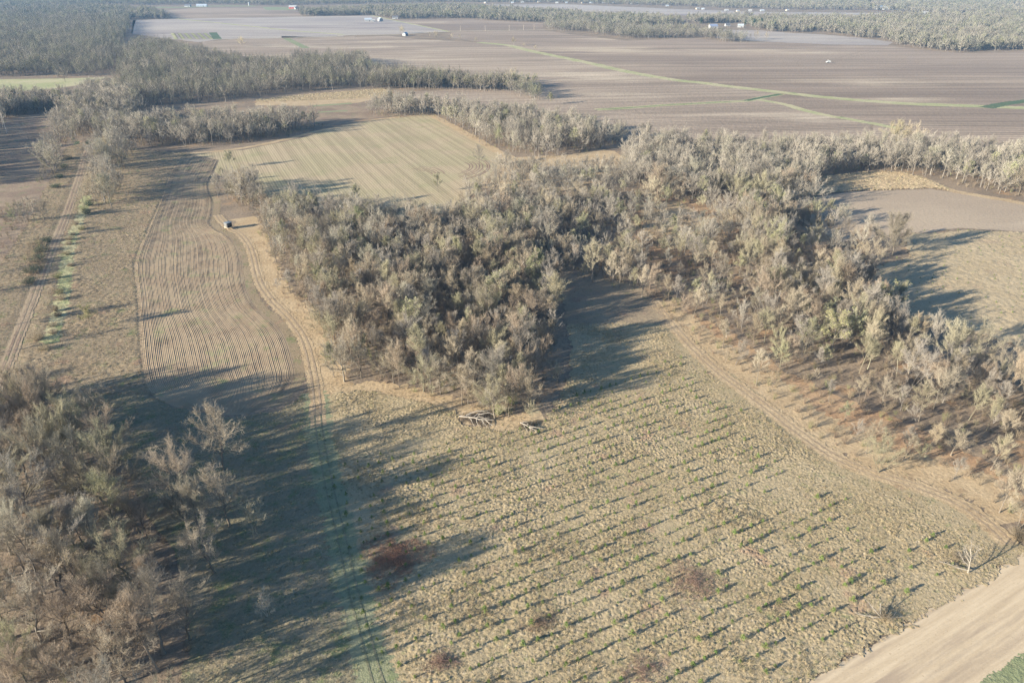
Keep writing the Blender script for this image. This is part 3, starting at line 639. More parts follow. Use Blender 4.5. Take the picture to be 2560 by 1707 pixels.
def grow(rng, h, cw, cb, form, dens=1.0, fat=1.0, leaves=0, lean=0.0, stems=1):
    """a leafless tree: returns (trunk Geo, crown Geo). Trunk and main limbs in the one, branches and twigs in the other"""
    tk, cr = Geo(), Geo()
    cen = np.array([0, 0, h * (cb + 1) / 2]); rad = np.array([cw / 2, cw / 2, h * (1 - cb) / 2])
    asym = 1 + 0.15 * rng.randn(8)
    la = rng.rand() * 6.28
    branches = []
    for st in range(stems):
        top = h * {'spread': 0.55, 'slender': 0.86, 'vase': 0.5}[form] * (1 if stems == 1 else rng.uniform(0.85, 1.0))
        n = 9
        t = np.linspace(0, 1, n)
        dirv = np.array([math.cos(la + st * 2.4), math.sin(la + st * 2.4)]) * (lean + (0.16 if stems > 1 else 0))
        w = np.cumsum(rng.randn(n, 2) * 0.018 * h * (1.1 if form == 'spread' else 0.6), axis=0); w -= w[0]
        tp = np.stack([w[:, 0] * t + dirv[0] * h * t, w[:, 1] * t + dirv[1] * h * t, t * top], 1)
        r0 = 0.0135 * h * (1.25 if form == 'spread' else 0.85) * (1 if stems == 1 else 0.7) * fat ** 0.3
        tr = r0 * (1 - t * {'spread': 0.55, 'slender': 0.85, 'vase': 0.5}[form]); tr[0] *= 1.35
        tk.tube(tp, tr, 6)
        nl = int({'spread': 13, 'slender': 17, 'vase': 9}[form] / (1 if stems == 1 else stems * 0.6))
        lo = {'spread': max(cb + 0.03, 0.2) / 0.55 * 0.8, 'slender': cb / 0.86, 'vase': 0.5}[form]
        for i in range(nl):
            q = i / max(nl - 1, 1)
            s0 = min(lo + (1 - lo) * (q ** 0.8) * rng.uniform(0.9, 1.0), 1.0)
            k = s0 * (n - 1); a = int(min(k, n - 2)); st0 = tp[a] + (tp[a + 1] - tp[a]) * (k - a)
            rst = np.interp(s0, t, tr) * rng.uniform(0.42, 0.58)
            az = i * 2.4 + rng.uniform(-0.5, 0.5) + st
            el = R(-25 + 105 * q + rng.uniform(-14, 14))
            if form == 'slender': el = R(-10 + 95 * q + rng.uniform(-12, 12))
            am = asym[int((az % 6.283) / 6.283 * 8) % 8] * rng.uniform(0.85, 1.08)
            tg = cen + rad * np.array([math.cos(az) * math.cos(el), math.sin(az) * math.cos(el), math.sin(el)]) * am
            tg[:2] += tp[-1, :2] * 0.7
            tg[2] = max(tg[2], h * cb * 0.7 + 0.4)
            dd = tg - st0; L = np.linalg.norm(dd)
            c1 = st0 + dd * 0.5 + np.array([0, 0, 1]) * L * rng.uniform(-0.02, 0.16) * (1 if form != 'spread' else rng.choice([1, -0.3]))
            u = np.linspace(0, 1, 7)[:, None]
            lp = st0 * (1 - u) ** 2 + 2 * c1 * u * (1 - u) + tg * u ** 2
            lp[1:] += np.cumsum(rng.randn(6, 3), 0) * 0.022 * L
            lr = rst * (1 - 0.82 * u[:, 0]) * fat ** 0.5
            (tk if form != 'slender' else tk).tube(lp, lr, 4)
            nb = max(3, int((5 + L * 1.25) * (0.4 + 0.6 * dens)))
            for j in range(nb):
                s = rng.uniform(0.22, 1.0); k = s * 6; a = int(min(k, 5)); bs = lp[a] + (lp[a + 1] - lp[a]) * (k - a)
                ld = unit(lp[a + 1] - lp[a])
                d = unit(ld * 0.75 + rng.randn(3) * 0.55 + unit(bs - cen * [1, 1, .8]) * 0.35 + np.array([0, 0, 0.18 if form == 'spread' else 0.42]))
                bl = (0.15 + 0.17 * rng.rand()) * (cw * 0.5 + h * (1 - cb) * 0.35) * (1.15 - 0.5 * s)
                m_ = bs + d * bl * 0.5 + rng.randn(3) * bl * 0.07
                e_ = bs + d * bl + rng.randn(3) * bl * 0.10 + np.array([0, 0, bl * 0.12])
                br = max(0.028, np.interp(s, u[:, 0], lr) * 0.55)
                branches.append((bs, m_, e_, br))
            branches.append((lp[4], lp[5], lp[6], lr[5]))
    BS = np.array([b[0] for b in branches]); BM = np.array([b[1] for b in branches]); BE = np.array([b[2] for b in branches]); BR = np.array([b[3] for b in branches]) * fat
    cr.prisms(BS, BM, BR, BR * 0.7); cr.prisms(BM, BE, BR * 0.7, BR * 0.35)
    # twigs
    nt = max(2, int((9 if form == 'spread' else 8) * dens)); nB = len(branches)
    w = rng.rand(nB, nt)
    base = np.where((w < 0.5)[..., None], BS[:, None] + (BM - BS)[:, None] * (w * 2)[..., None], BM[:, None] + (BE - BM)[:, None] * ((w - 0.5) * 2)[..., None])
    bd = unit(BE - BS)[:, None]
    td = unit(bd * 0.85 + rng.randn(nB, nt, 3) * 0.45 + np.array([0, 0, 0.30 if form == 'spread' else 0.55]))
    tl = rng.uniform(0.5, 1.15, (nB, nt)) * (0.6 + 0.03 * h)
    te = base + td * tl[..., None]
    r1 = 0.0135 * fat; base_f = base.reshape(-1, 3); te_f = te.reshape(-1, 3)
    cr.prisms(base_f, te_f, r1, r1 * 0.55)
    if dens > 0.5:
        for q in range(3):
            s = rng.uniform(0.2, 0.9, (nB, nt, 1)); b2 = base + (te - base) * s
            d2 = unit(td * 0.9 + rng.randn(nB, nt, 3) * 0.45 + np.array([0, 0, 0.25])); e2 = b2 + d2 * (tl * rng.uniform(0.45, 0.75, tl.shape))[..., None]
            cr.prisms(b2.reshape(-1, 3), e2.reshape(-1, 3), r1 * 0.75, r1 * 0.45)
            if leaves and q == 0: te_f = np.vstack([te_f, e2.reshape(-1, 3)])
    if leaves:
        pick = rng.rand(len(te_f)) < leaves
        C = te_f[pick]; C = np.vstack([C + rng.randn(*C.shape) * 0.10, C + rng.randn(*C.shape) * 0.22])
        cr.quads(C, 0.13 * fat ** 0.5 + 0.02, rng, 1)
    return tk, cr

def bush(rng, h, w, n, r, twigs=3):
    gq = Geo()
    a = rng.rand(n) * 6.28; b = rng.rand(n) ** 0.5
    base = np.stack([np.cos(a) * b * w * 0.16, np.sin(a) * b * w * 0.16, np.zeros(n)], 1)
    tip = np.stack([np.cos(a) * b * w * 0.5, np.sin(a) * b * w * 0.5, h * (0.55 + 0.45 * rng.rand(n)) * (1.1 - 0.4 * b)], 1) + rng.randn(n, 3) * 0.08 * w
    mid = (base + tip) / 2 + rng.randn(n, 3) * 0.05 * w + np.array([0, 0, 0.06 * h])
    gq.prisms(base, mid, r, r * 0.75); gq.prisms(mid, tip, r * 0.75, r * 0.4)
    for q in range(twigs):
        s = rng.rand(n, 1); bs = mid + (tip - mid) * s
        d = unit(unit(tip - mid) + rng.randn(n, 3) * 0.6); e = bs + d * (rng.uniform(0.12, 0.3, (n, 1)) * h)
        gq.prisms(bs, e, r * 0.55, r * 0.3)
    return gq

def conifer(rng, h, w, n, leafs):
    tk, cr = Geo(), Geo()
    tk.tube([(0, 0, 0), (0, 0, h * 0.5), (0, 0, h * 0.97)], [0.02 * h, 0.013 * h, 0.004 * h], 5)
    z = rng.rand(n) ** 0.8; zz = h * (0.07 + 0.9 * z); L = (1 - z) * w / 2 * rng.uniform(0.7, 1.1, n) + 0.04 * h
    a = rng.rand(n) * 6.28
    A = np.stack([np.zeros(n), np.zeros(n), zz], 1); B = A + np.stack([np.cos(a) * L, np.sin(a) * L, 0.25 * L], 1)
    cr.prisms(A, B, 0.006 * h, 0.002 * h)
    s = rng.rand(n, leafs, 1) ** 0.6
    C = (A[:, None] + (B - A)[:, None] * s).reshape(-1, 3) + rng.randn(n * leafs, 3) * 0.03 * h
    cr.quads(C, 0.055 * h, rng, 0)
    return tk, cr

RNG = np.random.RandomState(5)
SPEC = {
    'spread': [dict(h=RNG.uniform(13, 16.5), cw=RNG.uniform(10.5, 13.5), cb=RNG.uniform(0.16, 0.26), form='spread', dens=1.15) for _ in range(7)],
    'slender': [dict(h=RNG.uniform(13, 18), cw=RNG.uniform(4.6, 7.2), cb=RNG.uniform(0.22, 0.42), form='slender', lean=RNG.uniform(0, 0.11)) for _ in range(8)],
    'vase': [dict(h=RNG.uniform(12, 15.5), cw=RNG.uniform(7.5, 9.5), cb=RNG.uniform(0.22, 0.34), form='vase', stems=int(RNG.choice([1, 1, 2, 3]))) for _ in range(6)],
    'leafy': [dict(h=RNG.uniform(10, 14.5), cw=RNG.uniform(5.5, 8.5), cb=RNG.uniform(0.18, 0.3), form='vase' if i % 2 else 'slender', leaves=0.55) for i in range(5)],
    'white': [dict(h=RNG.uniform(17, 20), cw=RNG.uniform(5.5, 7), cb=RNG.uniform(0.40, 0.5), form='slender', lean=RNG.uniform(0.02, 0.12)) for _ in range(3)],
    'small': [dict(h=RNG.uniform(5.5, 8), cw=RNG.uniform(3.6, 5.5), cb=0.15, form='vase', stems=int(RNG.choice([1, 2, 3])), dens=0.75) for _ in range(4)],
}
MATS = {'spread': ('bark', 'twig'), 'slender': ('bark', 'twig'), 'vase': ('bark', 'twig'), 'leafy': ('bark', 'twig'), 'white': ('white_bark', 'twig'), 'small': ('bark', 'twig')}
TREES = {}          # kind -> list of (trunk mesh, crown mesh, height, crown width)
for kind, specs in SPEC.items():
    TREES[kind] = []
    for sp in specs:
        tk, cr = grow(RNG, **sp)
        a, b = MATS[kind]
        TREES[kind].append((tk.mesh('trunk', [M[a]]), cr.mesh('crown', [M[b], M['leaf']]), sp['h'], sp['cw']))

tk, cr = grow(np.random.RandomState(77), h=19, cw=15.5, cb=0.10, form='spread', dens=2.3)
TREES['round'] = [(tk.mesh('trunk', [M['bark']]), cr.mesh('crown', [M['twig'], M['leaf']]), 19, 15.5)]

# variants for the wooded masses (one mesh each) live in collections that are not part of the scene's own list
def variants(name, metas):
    c = bpy.data.collections.new(name)
    for k, me in enumerate(metas):
        o = bpy.data.objects.new('variant', me)
        c.objects.link(o)
    return c

def joined(sp, mats, **kw):
    s = dict(sp); s.update(kw)
    tk, cr = grow(RNG, **s)
    gq = Geo()
    for src, base in ((tk, 0), (cr, 1)):
        for vv, f, m in zip(src.v, src.f, src.m): pass
    off = 0
    for src, base in ((tk, 0), (cr, 1)):
        gq.v += src.v; gq.f += [f + off for f in src.f]; gq.m += [m + base for m in src.m]; off += src.n
    return gq.mesh('variant', [M[mats[0]], M[mats[1]], M['leaf']])

def pick_mix(kinds, dens, fat, tw='twig'):
    out = []
    for k, n in kinds:
        for i in range(n):
            out.append(joined(SPEC[k][i % len(SPEC[k])], (MATS[k][0], tw), dens=dens * SPEC[k][i % len(SPEC[k])].get('dens', 1), fat=fat))
    return out
VAR_MID = variants('mid_trees', pick_mix([('spread', 5), ('slender', 6), ('vase', 5), ('leafy', 1)], 0.55, 1.45))
VAR_FAR = variants('far_trees', pick_mix([('spread', 4), ('slender', 3), ('vase', 4), ('leafy', 1)], 0.34, 2.2, 'twig_far'))
VAR_HOR = variants('horizon_trees', pick_mix([('spread', 4), ('vase', 3), ('leafy', 1)], 0.17, 4.4, 'twig_far'))
VAR_BRUSH = variants('brush', [bush(RNG, RNG.uniform(1.5, 3.2), RNG.uniform(1.6, 3.0), 26, 0.022, 3).mesh('variant', [M['brush']]) for _ in range(6)])

def tuft(rng, n, h, w, lean, r, mat):
    gq = Geo(); a = rng.rand(n) * 6.28; b = rng.rand(n)
    A = np.stack([np.cos(a) * b * w * 0.35, np.sin(a) * b * w * 0.35, np.full(n, -0.06)], 1)
    B = A + np.stack([np.cos(a) * b * w * 0.5 + lean[0], np.sin(a) * b * w * 0.5 + lean[1], h * (0.55 + 0.45 * rng.rand(n))], 1) + rng.randn(n, 3) * 0.05
    gq.prisms(A, (A + B) / 2 + rng.randn(n, 3) * 0.03, r, r * 0.9); gq.prisms((A + B) / 2, B, r * 0.9, r * 0.15)
    return gq.mesh('variant', [mat])
VAR_TUFT = variants('tufts', [tuft(RNG, 14, RNG.uniform(0.26, 0.42), RNG.uniform(0.4, 0.65), RNG.randn(2) * 0.12, 0.02, M['blade']) for _ in range(5)])
VAR_DULL = variants('dull_tufts', [tuft(RNG, 14, RNG.uniform(0.28, 0.45), RNG.uniform(0.45, 0.7), RNG.randn(2) * 0.12, 0.021, M['dull']) for _ in range(4)])
VAR_REED = variants('reeds', [tuft(RNG, 16, RNG.uniform(0.7, 1.2), RNG.uniform(0.7, 1.1), RNG.randn(2) * 0.15, 0.03, M['reed']) for _ in range(4)])
VAR_GREEN = variants('green_tufts', [tuft(RNG, 14, RNG.uniform(0.3, 0.5), RNG.uniform(0.5, 0.8), RNG.randn(2) * 0.1, 0.024, M['cane']) for _ in range(4)])

def scatter(name, pts, sc, coll, label, cat, seed=0, group=None, zs=None):
    """one object: a cloud of points carrying copies of the variants in coll"""
    rng = np.random.RandomState(seed + 99)
    pts = np.asarray(pts, float); n = len(pts)
    P3 = np.zeros((n, 3)); P3[:, :2] = pts[:, :2]
    if zs is not None: P3[:, 2] = zs
    me = bpy.data.meshes.new(name); me.vertices.add(n); me.vertices.foreach_set('co', P3.astype(np.float32).ravel())
    nv = len(coll.objects)
    for an, tp, av in (('sc', 'FLOAT', sc), ('rz', 'FLOAT', rng.rand(n) * 6.283), ('vi', 'INT', rng.randint(0, nv, n))):
        at = me.attributes.new(an, tp, 'POINT'); at.data.foreach_set('value', np.asarray(av, np.float32 if tp == 'FLOAT' else np.int32))
    o = bpy.data.objects.new(name, me); COL.objects.link(o)
    ng = bpy.data.node_groups.new('scatter_' + name, 'GeometryNodeTree')
    ng.interface.new_socket('Geometry', in_out='INPUT', socket_type='NodeSocketGeometry')
    ng.interface.new_socket('Geometry', in_out='OUTPUT', socket_type='NodeSocketGeometry')
    N, L = ng.nodes, ng.links
    gi = N.new('NodeGroupInput'); go = N.new('NodeGroupOutput')
    iop = N.new('GeometryNodeInstanceOnPoints'); ci = N.new('GeometryNodeCollectionInfo')
    ci.inputs['Collection'].default_value = coll
    ci.inputs['Separate Children'].default_value = True; ci.inputs['Reset Children'].default_value = True
    def na(nm, dt):
        q = N.new('GeometryNodeInputNamedAttribute'); q.data_type = dt; q.inputs['Name'].default_value = nm; return q.outputs['Attribute']
    cx = N.new('ShaderNodeCombineXYZ')
    L.new(na('rz', 'FLOAT'), cx.inputs['Z'])
    L.new(gi.outputs[0], iop.inputs['Points']); L.new(ci.outputs[0], iop.inputs['Instance'])
    iop.inputs['Pick Instance'].default_value = True
    L.new(na('vi', 'INT'), iop.inputs['Instance Index'])
    L.new(cx.outputs[0], iop.inputs['Rotation']); L.new(na('sc', 'FLOAT'), iop.inputs['Scale'])
    L.new(iop.outputs[0], go.inputs[0])
    md = o.modifiers.new('scatter', 'NODES'); md.node_group = ng
    return tag(o, label, cat, group, 'stuff')

def fill_points(poly, sp, rng, jit=0.42, gaps=0.0, holes=()):
    """jittered grid of points inside a ground polygon, with natural gaps"""
    P = np.array(poly); x0, y0 = P.min(0); x1, y1 = P.max(0)
    X, Y = np.meshgrid(np.arange(x0, x1, sp), np.arange(y0, y1, sp * 0.9))
    X = X + (np.arange(X.shape[0]) % 2)[:, None] * sp * 0.5
    X = X + (rng.rand(*X.shape) - 0.5) * 2 * jit * sp; Y = Y + (rng.rand(*Y.shape) - 0.5) * 2 * jit * sp
    x, y = X.ravel(), Y.ravel()
    wv = 1.4 * sp
    m = inside(poly, x + wv * perlin(x / (4 * sp), y / (4 * sp), 71) * (sp > 4), y + wv * perlin(x / (4 * sp), y / (4 * sp), 72) * (sp > 4))
    if gaps: m &= perlin(x / (sp * 5), y / (sp * 5), 41) > gaps - 1.0
    for h in holes: m &= ~inside(h, x, y)
    return np.stack([x[m], y[m]], 1)

# ------------------------------------------------------------------ woods: where the trunks stand
rng = np.random.RandomState(3)
W_CENTRAL = V([(515, 432), (560, 445), (620, 470), (720, 485), (850, 500), (1000, 525), (1080, 500), (1140, 480), (1200, 475), (1330, 465), (1450, 450), (1500, 470), (1500, 690), (1470, 662), (1400, 648), (1300, 628), (1262, 640), (1272, 700), (1278, 780), (1284, 850), (1258, 905), (1230, 950), (1150, 962), (1060, 925), (950, 905), (860, 882), (785, 868), (752, 790), (712, 725), (652, 680), (622, 600), (590, 525), (545, 470)])
W_RIGHT = V([(1500, 470), (1700, 470), (1800, 482), (1900, 502), (1950, 532), (1985, 565), (1992, 610), (2030, 680), (2080, 760), (2130, 820), (2200, 860), (2352, 890), (2480, 930), (2480, 1290), (2380, 1235), (2310, 1185), (2250, 1135), (2150, 1095), (2050, 1078), (1950, 1043), (1870, 998), (1800, 938), (1700, 853), (1600, 793), (1520, 725), (1500, 690)])
W_BELT = V([(1440, 372), (1475, 335), (1550, 348), (1700, 354), (1900, 354), (2100, 354), (2352, 372), (2520, 385), (2520, 475), (2352, 453), (2250, 437), (2150, 409), (2050, 394), (1930, 400), (1880, 414), (1840, 478), (1700, 468), (1500, 468), (1450, 450)])
W_ISLAND = V([(830, 262), (900, 248), (985, 252), (1100, 268), (1230, 279), (1350, 302), (1450, 326), (1430, 322), (1410, 335), (1330, 352), (1240, 362), (1180, 352), (1120, 333), (1050, 292), (985, 266), (900, 272)])
W_BLOCK = V([(285, 338), (320, 302), (400, 297), (470, 295), (600, 286), (715, 284), (738, 292), (722, 297), (672, 312), (571, 331), (470, 336), (319, 340)])
W_NORTH = Z1([(960, 720), (1100, 722), (1300, 712), (1600, 692), (1750, 662), (1900, 637), (2324, 612)]) + Z2([(0, 612), (300, 602), (470, 617), (800, 617), (1100, 612), (1250, 642), (1370, 692)]) + S([(1358, 258), (1330, 250), (1290, 222), (1124, 212), (1000, 205), (935, 190), (930, 176), (916, 150), (860, 150), (731, 158), (621, 162), (512, 145), (420, 117), (335, 113), (322, 130), (306, 165), (294, 200), (300, 240)])
W_NW = S([(-220, 196), (0, 194), (146, 193), (256, 190), (284, 178), (302, 135), (314, 90), (322, 58), (0, 46), (-220, 46)])
W_NWFAR = S([(-220, 46), (322, 56), (340, 48), (352, 28), (260, 20), (0, 12), (-220, 12)])
W_STRIP = S([(-260, 300), (0, 296), (50, 289), (180, 276), (182, 264), (120, 262), (0, 266), (-260, 270)])
W_CLUMP = S([(338, 49), (428, 48), (415, 42), (378, 27), (360, 26), (350, 34)])
W_MIDBELT = S([(748, 41), (860, 40), (928, 39), (985, 48), (1022, 48), (1131, 46), (1358, 58), (1520, 67), (1700, 66), (1700, 52), (1500, 42), (1300, 30), (1150, 20), (1000, 22), (850, 28), (750, 33)])
W_PROM = S([(1358, 62), (1368, 76), (1450, 80), (1563, 97), (1710, 97), (1751, 95), (1788, 98), (1800, 104), (1860, 106), (1876, 104), (1790, 88), (1730, 80), (1560, 74), (1450, 66)])
W_FARRIGHT = S([(1880, 69), (1919, 79), (1974, 82), (2036, 80), (2131, 91), (2234, 104), (2241, 115), (2321, 124), (2424, 132), (2523, 126), (2700, 128), (2700, 46), (2330, 44), (2250, 47), (2150, 51), (1950, 51), (1850, 48), (1720, 50), (1720, 60), (1760, 60), (1850, 58)])
W_HORIZON = S([(-160, 0), (2720, 0), (2720, 40), (2330, 36), (2200, 27), (1950, 25), (1710, 17), (1400, 8), (1230, 7), (1100, 6), (800, 13), (720, 15), (500, 12), (380, 14), (0, 12), (-160, 12)])
CLEAR = [V([(1510, 480), (1585, 476), (1640, 512), (1600, 534), (1530, 518)]), V([(1860, 530), (1950, 545), (1960, 565), (1880, 560)]), V([(540, 480), (600, 500), (585, 560), (540, 530)])]
W_CORNER = V([(-120, 905), (60, 935), (190, 985), (262, 1040), (290, 1110), (330, 1170), (400, 1200), (430, 1290), (430, 1400), (400, 1560), (420, 1640), (-160, 1640)])

cand = []                                           # x, y, stand
def stand(poly, sp, name, gaps=0.15, holes=()):
    p = fill_points(poly, sp, rng, gaps=gaps, holes=holes)
    cand.extend((x, y, name) for x, y in p)
stand(W_CENTRAL, 5.2, 'central wood', 0.25, CLEAR)
stand(W_RIGHT, 5.3, 'right wood', 0.25, CLEAR)
stand(W_BELT, 6.3, 'belt wood', 0.1)
stand(W_ISLAND, 6.6, 'island wood', 0.1)
stand(W_BLOCK, 6.8, 'oblong wood', 0.05)
stand(W_CORNER, 8.4, 'corner wood', 0.2)
W_SCRUB = V([(1110, 408), (1200, 398), (1330, 394), (1440, 382), (1455, 455), (1330, 470), (1200, 480), (1120, 500), (1060, 510), (1040, 480)])
stand(W_SCRUB, 6.2, 'scrub', 0.25)
stand(V([(-120, 930), (130, 975), (240, 1050), (290, 1180), (240, 1400), (220, 1600), (-120, 1640)]), 15.0, 'corner wood', 0.15)
stand(V([(500, 415), (560, 438), (650, 470), (670, 570), (615, 580), (580, 505), (545, 472), (505, 440)]), 6.6, 'central wood', 0.05)
W_HEDGE = V([(190, 225), (250, 215), (320, 250), (320, 300), (285, 345), (270, 400), (262, 470), (238, 480), (226, 400), (222, 330), (205, 305), (150, 330), (112, 400), (80, 440), (100, 380), (125, 310), (165, 255)])
stand(W_HEDGE, 6.6, 'hedgerow', 0.05)
print('near candidates', len(cand))

# ------------------------------------------------------------------ notable single trees, placed by hand (x, y of trunk foot in the photo)
occupied = []
def place(kind, foot, label, group=None, vi=None, h=None, wide=1.0, rz=None, tone=(1, 1, 1), name='bare_tree', cat='tree', loc=None, tilt=0.0):
    lib = TREES[kind]; vi = rng.randint(len(lib)) if vi is None else vi
    tk, cr, hh, cw = lib[vi]
    p = loc if loc is not None else G(foot)
    s = (h / hh) if h else 1.0
    root = empty(name, (p[0], p[1], 0), rng.rand() * 6.283 if rz is None else rz)
    root.scale = (s * wide, s * wide, s)
    if tilt: root.rotation_euler = (rng.randn() * tilt, rng.randn() * tilt, root.rotation_euler[2])
    tag(root, label, cat, group)
    for nm, me in (('trunk', tk), ('crown', cr)):
        o = bpy.data.objects.new(nm, me); COL.objects.link(o); o.parent = root
        o.color = (*tone, 1)
    occupied.append((p[0], p[1], 0.36 * cw * s * wide))
    return root
ZL = lambda x, y: (x / 3.675, 180 + y / 3.675)          # zoom over the upper left
ZB = lambda x, y: (x / 2.071, 950 + y / 2.071)          # zoom over the lower left
place('round', (2231, 639), 'largest round crowned bare tree standing alone at the edge of the right meadow', vi=0, h=18, wide=1.05, tone=(0.9, 0.88, 0.82))
place('leafy', (226, 821), 'lone small budding tree with a long shadow across the tilled field', vi=1, h=8.5, wide=1.2, tone=(1.0, 0.95, 0.8), name='budding_tree')
place('vase', (1199, 418), 'lone bare tree at the right corner of the pale green field', vi=1, h=13)
place('spread', (163, 205), 'lone tree standing in the pale green pasture', h=14, tone=(0.7, 0.7, 0.7))
place('slender', ZL(1030, 1250), 'upright bare tree whose long shadow crosses the tilled field', h=17, vi=0, wide=1.25, tone=(0.9, 0.9, 0.9))
place('vase', (1410, 412), 'small lone sapling standing in the tan clearing', h=7)
for k, (zx, zy, kind, hh, txt) in enumerate([
        (850, 515, 'white', 21, 'tall white trunked tree nearest the bush at the lane head'), (820, 495, 'white', 20, 'white trunked tree leaning left beside the lane head'),
        (745, 450, 'white', 17, 'pale white stemmed tree on the left of the white group'), (705, 470, 'white', 15, 'short pale white stemmed tree at the far left of the white group'),
        (985, 300, 'white', 18, 'white topped tree right behind the white group'), (1230, 360, 'white', 17, 'pale trunked tree rising above the oblong wood'),
        (65, 560, 'white', 18, 'white trunked tree at the left border beside the shaded field'), (30, 520, 'white', 17, 'second white trunked tree at the left border')]):
    place(kind, ZL(zx, zy), txt, 'white trunked trees by the lane head' if k < 6 else 'white trunked trees at the left border', h=hh, name='white_barked_tree')
for zx, zy, kind, hh, tone, txt in [
        (600, 650, 'spread', 14, (.95, .93, .9), 'dark broad bare tree left of the lane head'), (650, 600, 'vase', 11, (.95, .93, .9), 'smaller bare tree beside the dark broad one'),
        (545, 820, 'spread', 13, (.95, .93, .9), 'bare hedge tree above the dark ditch'), (492, 935, 'spread', 13, (.95, .93, .9), 'bare hedge tree midway along the dark ditch'),
        (415, 985, 'small', 7, (.95, .93, .9), 'small bare tree at the near end of the dark ditch'),
        (410, 1370, 'spread', 11, (.95, .93, .9), 'right one of the three bare trees left of the farm track'), (320, 1360, 'vase', 11, (.95, .93, .9), 'middle one of the three bare trees left of the farm track'), (235, 1385, 'vase', 11, (.8, .82, .75), 'left one of the three bare trees left of the farm track'),
        (120, 1390, 'small', 7, (.8, .9, .7), 'low greenish bare tree at the left border below the fallow field'),
        (780, 1240, 'vase', 11, (.95, .93, .9), 'bare tree standing right beside the farm track'), (900, 1240, 'vase', 11, (.95, .93, .9), 'bare tree between the farm track and the upright tree'),
        (1110, 1080, 'small', 9, (.95, .93, .9), 'slim bare tree above the upright tree'), (1040, 1010, 'vase', 12, (.95, .93, .9), 'bare tree in the row along the rough grassland'),
        (960, 900, 'vase', 13, (.9, .9, .85), 'bare tree at the head of the rough grassland row'), (1130, 900, 'spread', 13, (.85, .85, .8), 'wide bare tree facing the rough grassland'),
        (1000, 800, 'spread', 14, (1.15, 1.1, .9), 'pale yellowish budding tree beside the track head'), (960, 530, 'spread', 13, (1.2, 1.2, .85), 'pale yellow green budding tree right of the white trunks'),
        (1080, 620, 'vase', 12, (.9, .9, .85), 'bare tree between the white trunks and the oblong wood'), (1180, 700, 'vase', 12, (.95, .93, .9), 'bare tree at the left end of the oblong wood'),
        (860, 620, 'small', 7, (1.2, 1.0, .8), 'low tan bush like tree below the white trunks'), (700, 690, 'small', 6, (.95, 1, .9), 'grey bush at the left of the track head')]:
    place(kind, ZL(zx, zy), txt, 'trees along the farm track', h=hh, tone=tone, name='hedgerow_tree')
for zx, zy, kind, hh, tone, txt in [
        (150, 540, 'spread', 15, (.9, .88, .84), 'dark bare tree at the left border of the corner wood'), (290, 530, 'spread', 18, (.9, .88, .84), 'tall dark tree with long crooked limbs in the corner wood'),
        (432, 625, 'spread', 12, (.9, .88, .84), 'small crooked dark tree in the middle of the corner wood'), (595, 545, 'spread', 17, (.8, .85, .7), 'broad tree with greenish twigs in the corner wood'),
        (545, 290, 'spread', 16, (.8, .8, .78), 'bare tree at the upper end of the corner wood'), (948, 670, 'spread', 16.5, (1.1, 1.02, .95), 'pale tan crowned tree in the middle of the corner wood'),
        (1160, 465, 'spread', 17.5, (1.05, 1.0, .93), 'tallest tan tree at the top right of the corner wood'), (1190, 755, 'spread', 16, (1.1, 1.05, .97), 'big pale tree with forked white limbs on the corner wood edge'),
        (1050, 840, 'slender', 15, (.95, .92, .88), 'tree with a tall bare stem on the corner wood edge'), (1110, 1000, 'spread', 13, (1.1, 1.05, .98), 'pale tree bending over the lane side of the corner wood'),
        (1330, 800, 'small', 8, (1.1, 1.05, .98), 'small round pale tree at the right tip of the corner wood'),
        (235, 1105, 'slender', 19, (.9, .88, .84), 'tall straight dark tree near the left border'), (290, 1065, 'slender', 17, (.9, .88, .84), 'second tall straight dark tree near the left border'),
        (215, 1360, 'spread', 15, (.9, .88, .84), 'ivy stemmed leaning tree low on the left border'), (140, 1560, 'spread', 13, (.9, .95, .72), 'greenish tree in the very lower left corner'),
        (650, 1230, 'vase', 14, (.95, .95, .88), 'many stemmed pale tree in the lower corner wood'), (560, 1180, 'vase', 12, (.9, .92, .82), 'many stemmed tree left of the pale one'),
        (980, 1345, 'spread', 12.5, (.95, .92, .86), 'low round bare tree at the lower edge of the corner wood'), (650, 1570, 'spread', 14, (1.05, 1.0, .92), 'pale crowned tree at the bottom of the picture'),
        (430, 1010, 'leafy', 10, (.95, 1, .9), 'budding tree with a green top in the corner wood')]:
    place(kind, ZB(zx, zy), txt, 'trees of the lower left corner wood', h=hh, tone=tone)
place('small', ZB(1385, 1225), 'small bleached leafless sapling standing alone beside the grass lane', h=5.5, tone=(1.9, 1.75, 1.6), vi=0)
place('vase', (2498, 1281), 'pale trunked tree at the meadow corner by the soil strip', h=12, vi=1, tone=(1.05, 1.0, .92))
place('vase', (2543, 1322), 'pale trunked tree behind the brush on the right border', h=14, vi=3, tone=(1.05, 1.0, .92))
for zx, zy, hh, txt in [(1030, 1100, 15, 'tall pale stemmed tree at the right front of the central wood'), (905, 1235, 13, 'thin pale tree near the tip of the central wood'), (718, 1365, 12, 'white stemmed thin tree left of the bleached branches'),
                        (1410, 690, 16, 'tall pale tree at the head of the grass bay'), (1525, 712, 14, 'pale tree right of the head of the grass bay'), (1562, 718, 13, 'forked pale tree at the head of the grass bay'),
                        (1690, 770, 12, 'leaning pale tree at the corner of the right-hand wood')]:
    place('slender', (850 + zx / 2.24, 400 + zy / 2.24), txt, 'pale stemmed trees on the wood edges', h=hh, tone=(1.15, 1.1, 1.02))
